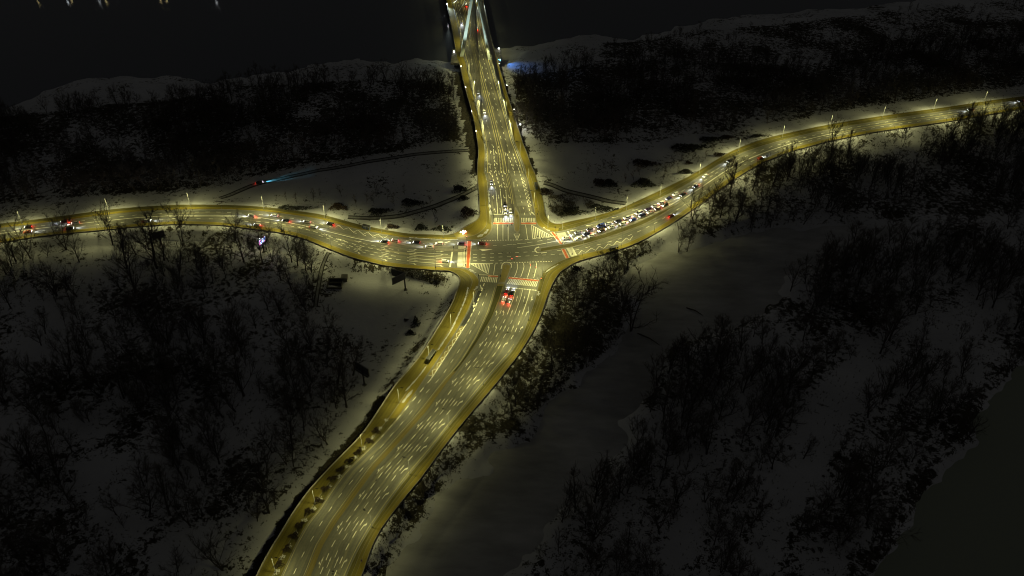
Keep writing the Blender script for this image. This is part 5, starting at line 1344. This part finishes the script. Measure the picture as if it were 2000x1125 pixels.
BEDS = [(1258,322,9,4.5,3,'wide dark shrub clump in the middle of the upper right field'),(1345,292,14,5,3.5,'long dark shrub clump along the upper right wood edge'),(1257,362,8,5.5,4,'round dark shrub clump above the right road queue'),(1172,360,5,4,3.5,'left one of two dark bushes in the upper right field'),(1190,362,5,4,4,'right one of two dark bushes in the upper right field'),(1340,339,5.5,3,2.4,'small shrub clump beside the right road pavement'),(1405,305,4.5,2.6,2,'small shrub clump beside the right road bend'),(1480,268,7,2.6,1.5,'flat shrub clump beside the distant right road'),(1388,275,9,4,2.5,'dark shrub clump at the corner of the upper right wood'),(660,408,6,4,3.4,'dark shrub clump above the left road bus stop'),(740,416,7.5,4,2.6,'dark shrub clump left of centre in the upper left field'),(805,399,8,4,2.8,'flat topped dark shrub clump in the upper left field'),(915,420,6,5.5,4,'round black bush beside the bridge approach pavement'),(822,449,4.2,3.5,3,'left one of two bushes beside the upper left pavement'),(863,451,6.5,3,2.6,'right one of two bushes beside the upper left pavement'),(765,446,4,2.6,2.2,'thin bush beside the upper pavement of left road'),(1180,412,10,4.5,2.4,'dark low hedge beside the first right road lamps'),(1118,418,11,6,1.8,'broad scrub mound in the upper right corner of the junction'),(1345,320,3,2,1.5,'tiny bush in the upper right field'),(812,632,2.4,4.5,2.6,'tall black bush near the lower left pavement'),(802,652,2.8,2.2,2,'small black bush near the lower left pavement'),(793,626,1.3,1.2,1,'tiny round bush in the lower left snow field'),(898,372,6,4,3,'dark bush left of the bridge approach pavement'),(905,390,4,3,2.4,'square dark bush beside the bridge approach pavement'),(1066,378,4.5,4,3,'dark bush beside the right side bus shelter'),(575,410,12,3.5,1.6,'low dark hedge above the left road lamps'),(1124,528,4,3,2.6,'dark round bush at the lower right corner'),(1420,270,5,2.4,2,'bush on the edge of the upper right wood')]
for i, (u, v, a, b, c, lb) in enumerate(BEDS): shrub(G(u, v), a, b, c, random.uniform(-.2, .2), lb, 'dark shrub clumps in the snow', SHRUBM if i % 3 else SHRUBB)
dark = [(985,150),(935,220),(870,290),(810,350),(750,410),(690,475),(640,545),(595,622),(530,695),(470,790),(430,862),(385,950),(330,1050)]
light = [(1055,70),(1010,130),(960,190),(905,262),(850,322),(795,387),(735,452),(670,522),(610,602),(560,672),(500,748),(445,838),(400,922),(350,1000),(315,1100)]
fz = lambda q: (450 + q[0] / 3.462, 800 + q[1] / 3.462)
for i, q in enumerate(dark):
    p = P(*fz(q)); shrub(Vector((p.x, p.y, ZP)), 2.3, 1.9, 1.4, random.random() * 6, 'dark reddish shrub in the lower road planting strip, %s from the top' % ORD[i + 1], 'shrubs in the planting strip', SHRUBB)
def heap_mesh(seed):
    r = random.Random(seed); mb = MB()
    for _ in range(26):
        a, t = r.random() * 6.28, r.random() ** .6; s = r.uniform(.12, .32) * (1.1 - t * .5)
        c = Vector((math.cos(a) * t, math.sin(a) * t, s * .35)); n = 7
        V = [c + Vector((math.cos(6.28 * k / n) * s * r.uniform(.7, 1.2), math.sin(6.28 * k / n) * s * r.uniform(.7, 1.2), -.1)) for k in range(n)] + [c + Vector((0, 0, s * .5))]
        mb.add(V, [(k, (k + 1) % n, n) for k in range(n)])
    return mb.me('snow_heap', SNOWM)
HEAPS = [heap_mesh(k) for k in (1, 2, 3)]
for i, q in enumerate(light):
    p = P(*fz(q)); o = obj('snow_heap', random.choice(HEAPS), label='clumpy snow heap between shrubs of the lower road, %s from the top' % ORD[i + 1], cat='snow heap', group='snow heaps in the planting strip')
    o.location = (p.x, p.y, ZP + .02); o.scale = (1.35, 1.2, 1); o.rotation_euler = (0, 0, random.random() * 6)
def snow_ridge(px, w, h, label, seed):
    pts = catmull([P(*q) for q in px], .7); r = random.Random(seed); V, F = [], []
    for i, p in enumerate(pts):
        d = (pts[min(i + 1, len(pts) - 1)] - pts[max(i - 1, 0)]).normalized(); n = Vector((-d.y, d.x, 0))
        ww = w * (.45 + .9 * r.random()); hh = h * (.3 + .9 * r.random())
        if r.random() < .14: ww *= .25; hh *= .2
        for k, (o_, z) in enumerate(((-1, 0), (-.5, .75), (0, 1), (.5, .7), (1, 0))): V.append(p + n * (o_ * ww / 2 + r.uniform(-.06, .06)) + Vector((0, 0, ZP + .015 + z * hh * r.uniform(.6, 1.2) if z else ZP + .01)))
    for i in range(len(pts) - 1):
        for k in range(4): F.append((i * 5 + k, i * 5 + k + 1, (i + 1) * 5 + k + 1, (i + 1) * 5 + k))
    obj('snow_ridge', mesh('snow_ridge', V, F), SNOWM, label=label, cat='snow heap', group='ploughed snow ridges')
for i, (px, w, h, lb) in enumerate((([(914,562),(908,585),(893,620),(880,647),(866,668),(856,684)], .9, .35, 'ploughed snow ridge on the pavement above the lower shelter'), ([(832,716),(820,733),(803,752),(792,764)], .8, .3, 'ploughed snow ridge on the pavement below the lower shelter'), ([(806,762),(797,773),(786,787)], 1.1, .3, 'snow ridge at the top of the planting strip'), ([(956,400),(957,410),(959,421)], 1.3, .5, 'snow ridge on the left kerb of the bridge approach'), ([(954,372),(955,385),(956,396)], .9, .35, 'thin snow ridge on the upper left kerb of the bridge approach'), ([(932,463),(940,460),(948,455),(953,449)], 1.8, .5, 'snow heap on the upper left corner island'), ([(800,464.3),(840,467),(880,468),(895,468)], .7, .3, 'snow ridge on the upper kerb of the left road'), ([(917,527),(924,531),(929,534)], 1.8, .5, 'snow heap on the lower left corner'), ([(1061,444),(1068,449),(1074,451)], 1.8, .5, 'snow heap on the upper right corner'), ([(1064,534),(1070,529),(1079,523),(1090,517)], .9, .3, 'snow strip on the lower right corner'), ([(1052,570),(1051,577),(1054,573)], 1.2, .4, 'snow heap on the kerb right of the lower stop line'), ([(925,567),(930,564),(932,560)], 1.3, .4, 'snow heap beside the lower left crossing kerb'))): snow_ridge(px, w, h, lb, i)
for i in range(2):
    L = [(1008 - i * 0, 0)]
for k, (side, lb) in enumerate(((2, 'line of snow along the left bridge barrier'), (3, 'line of snow along the right bridge barrier'))):
    snow_ridge([(BRX(v, side) + (1.2 if side == 2 else -1.2), v) for v in np.linspace(335, 130, 26)], .4, .12, lb, 40 + k)
# tufts of reed and weeds showing through the snow on the banks
def tufts(name, polys, n, label, seed, zr=GND, hgt=1.0):
    r = np.random.default_rng(seed); V, F = [], []
    per = n // len(polys)
    for poly in polys:
        w = [P(u, v, zr) for u, v in poly]
        x0, x1 = min(p.x for p in w), max(p.x for p in w); y0, y1 = min(p.y for p in w), max(p.y for p in w)
        xs, ys = r.uniform(x0, x1, per * 9), r.uniform(y0, y1, per * 9)
        ok = inpoly(xs, ys, w) & ~inpoly(xs, ys, corr) & ~inpoly(xs, ys, ice_w) & (r.random(per * 9) < np.clip((vnoise(xs, ys, 7, seed) - .3) * 2.5, 0, 1))
        for x, y in list(zip(xs[ok], ys[ok]))[:per]:
            z = hz(x, y)
            for _ in range(5):
                a = r.random() * 6.28; L = hgt * r.uniform(.4, 1.2); sp = r.uniform(.1, .8)
                k = len(V); cx, sx = math.cos(a), math.sin(a)
                V += [(x - sx * .10, y + cx * .10, z - .05), (x + sx * .10, y - cx * .10, z - .05), (x + cx * sp * L, y + sx * sp * L, z + L)]; F.append((k, k + 1, k + 2))
    obj(name, mesh(name, V, F), mat('dry_reeds_%d' % seed, (.13, .115, .07), .95, vary=.6, vscale=.2), kind='stuff', label=label, cat='weeds')
tufts('weeds', [bank], 2400, 'dry weeds and twigs on the bank right of the lower road', 3, -3)
tufts('weeds', [strip, swb], 3000, 'dry weeds along the foot of the lower road on the left', 4, -4, .8)
tufts('weeds', [W5, W4, [(1070,395),(1110,385),(1160,400),(1160,422),(1095,434),(1072,425)]], 4200, 'dry weeds below the trees beside the right road', 5, GND)
tufts('weeds', [W3, W6, W2B], 6000, 'dry weeds on the wood floor', 6, GND, 1.3)
# fallen trunks on the banks
for i, (u0, v0, u1, v1, lb) in enumerate(((1010,833,1022,858,'fallen trunk lying on the snowy bank of the ice'),(1245,655,1288,678,'fallen trunk on the ice at the backwater corner'),(1340,605,1372,620,'curved branch frozen into the ice'),(1372,660,1420,668,'dark fallen trunk on the far ice edge'),(1165,925,1200,905,'fallen trunk on the lower ice edge'))):
    a, b = G(u0, v0), G(u1, v1); a.z = max(a.z, ICE_Z) + .2; b.z = max(b.z, ICE_Z) + .25; m_ = (a + b) / 2 + Vector((.6, .4, .3))
    mb = MB().tube([a, m_, b], [.34, .26, .12], 6)
    t = obj('fallen_trunk', mb.me('fallen_trunk'), BARK, label=lb, cat='log')
    for q in range(4):
        c = a.lerp(b, .3 + q * .18); obj('branch', MB().tube([c, c + Vector((random.uniform(-1.5, 1.5), random.uniform(-1, 1.5), random.uniform(.6, 1.6)))], [.1, .03], 4).me('branch'), BARK, parent=t)

# ------------------------------------------------------------------ post fences beside the roads
def fence(A, n, label, hgt=1.9, off=1.6):
    t = empty('post_fence', (0, 0, 0), label=label, cat='fence')
    pm = MB().box((0, 0, hgt / 2 - .3), (.34, .34, hgt + .6)).me('post', CONC_D)
    L = catmull([G(*q) for q in A], 1.0); top = []
    for i in range(n):
        p = L[int((len(L) - 1) * i / (n - 1))].copy(); p.z = hz(p.x, p.y); o = obj('post', pm, parent=t); o.location = p; top.append(p + Vector((0, 0, hgt * .8)))
    obj('rail', MB().tube(top, .05, 4).me('rail'), STEEL_D, parent=t)
fence([(1478,330),(1503,319),(1546,302),(1593,289)], 13, 'row of dark posts along the right road bend', 2.6)
fence([(1690,266),(1720,262),(1776,254)], 8, 'row of dark posts along the distant right road', 2.6)
fence([(228,456),(245,455),(266,454)], 5, 'short row of stakes below the left road', 2.6)
# ------------------------------------------------------------------ pedestrians
def person_mesh(seed):
    r = random.Random(seed); s = r.uniform(-.12, .12)
    J = [(0, 0, .95, .15), (0, 0, 1.15, .15), (0, 0, 1.42, .17), (0, 0, 1.52, .06), (0, .02, 1.64, .105), (0, .01, 1.76, .07), (.10, 0, .88, .10), (.11, .10 + s, .48, .07), (.11, .02 + s, .06, .05), (.11, .17 + s, .03, .04), (-.10, 0, .88, .10), (-.11, -.06, .48, .07), (-.11, -.14, .06, .05), (-.11, .0, .03, .04), (.22, 0, 1.40, .07), (.27, .04, 1.12, .055), (.25, .14, .90, .04), (-.22, 0, 1.40, .07), (-.27, .0, 1.12, .055), (-.25, .10, .88, .04)]
    E = [(0, 1), (1, 2), (2, 3), (3, 4), (4, 5), (0, 6), (6, 7), (7, 8), (8, 9), (0, 10), (10, 11), (11, 12), (12, 13), (2, 14), (14, 15), (15, 16), (2, 17), (17, 18), (18, 19)]
    me = bpy.data.meshes.new('person'); me.from_pydata([j[:3] for j in J], E, [])
    o = bpy.data.objects.new('tmp', me); COL.objects.link(o)
    o.modifiers.new('skin', 'SKIN'); sd = o.modifiers.new('sub', 'SUBSURF'); sd.levels = 1
    for i, j in enumerate(J): me.skin_vertices[0].data[i].radius = (j[3], j[3])
    me.skin_vertices[0].data[0].use_root = True
    dg = bpy.context.evaluated_depsgraph_get(); out = bpy.data.meshes.new_from_object(o.evaluated_get(dg)); out.name = 'person'
    bpy.data.objects.remove(o)
    return out
COATS = [mat('dark_clothes', (.02, .02, .025), .9), mat('grey_clothes', (.07, .07, .08), .9), mat('purple_clothes', (.10, .05, .22), .9)]
for i, (u, v, rz, c, lb) in enumerate(((1047,410.5,.5,0,'person in dark clothes waiting by the bridge bus stop'),(1051,416,2.2,0,'second person in dark clothes, nearest the bridge crossing kerb'),(972.5,430.5,1.5,0,'person in dark clothes walking over the bridge crossing'),(909.5,492.5,3.0,0,'person in dark clothes on the left road crossing island'),(707,1098,.6,2,'person in purple on the lower right pavement'))):
    p = P(u, v); m_ = person_mesh(i); z = ZP + .02 if c == 2 or u > 1040 else .03
    o = obj('person', m_, COATS[c], label=lb, cat='person'); o.location = (p.x, p.y, z); o.rotation_euler = (0, 0, rz)
# ------------------------------------------------------------------ lamps on the far river bank, seen as reflections in the water
FARG = mat('far_lamp_glow', (.9, .8, .5), .5, emit=(1, .80, .35), es=10.0); FARW = mat('far_lamp_glow_white', (.9, .9, .9), .5, emit=(.85, .95, 1), es=10.0)
fl = MB().box((0, 0, 12.2), (.9, .7, .5)).me('lamp_head'); fp = MB().tube([(0, 0, 0), (0, 0, 11.8)], [.2, .12], 6).me('pole', STEEL_D)
for i, (u, w) in enumerate(((75,0),(133,1),(140,0),(195,1),(207,0),(314,0),(326,0),(423,1))):
    q = P(u, 5 if w or i == 0 else 3, 2 * RIV_Z - (hz(0, FAR_Y + 8) + 12.2))
    t = empty('far_bank_lamp', (q.x, q.y, hz(q.x, q.y)), label='lamp on the far river bank, %s from the left' % ORD[i + 1], cat='street lamp', group='lamps on the far river bank')
    obj('pole', fp, parent=t); o = obj('lamp_head', fl, parent=t); set_mat(o, FARW if w else FARG)
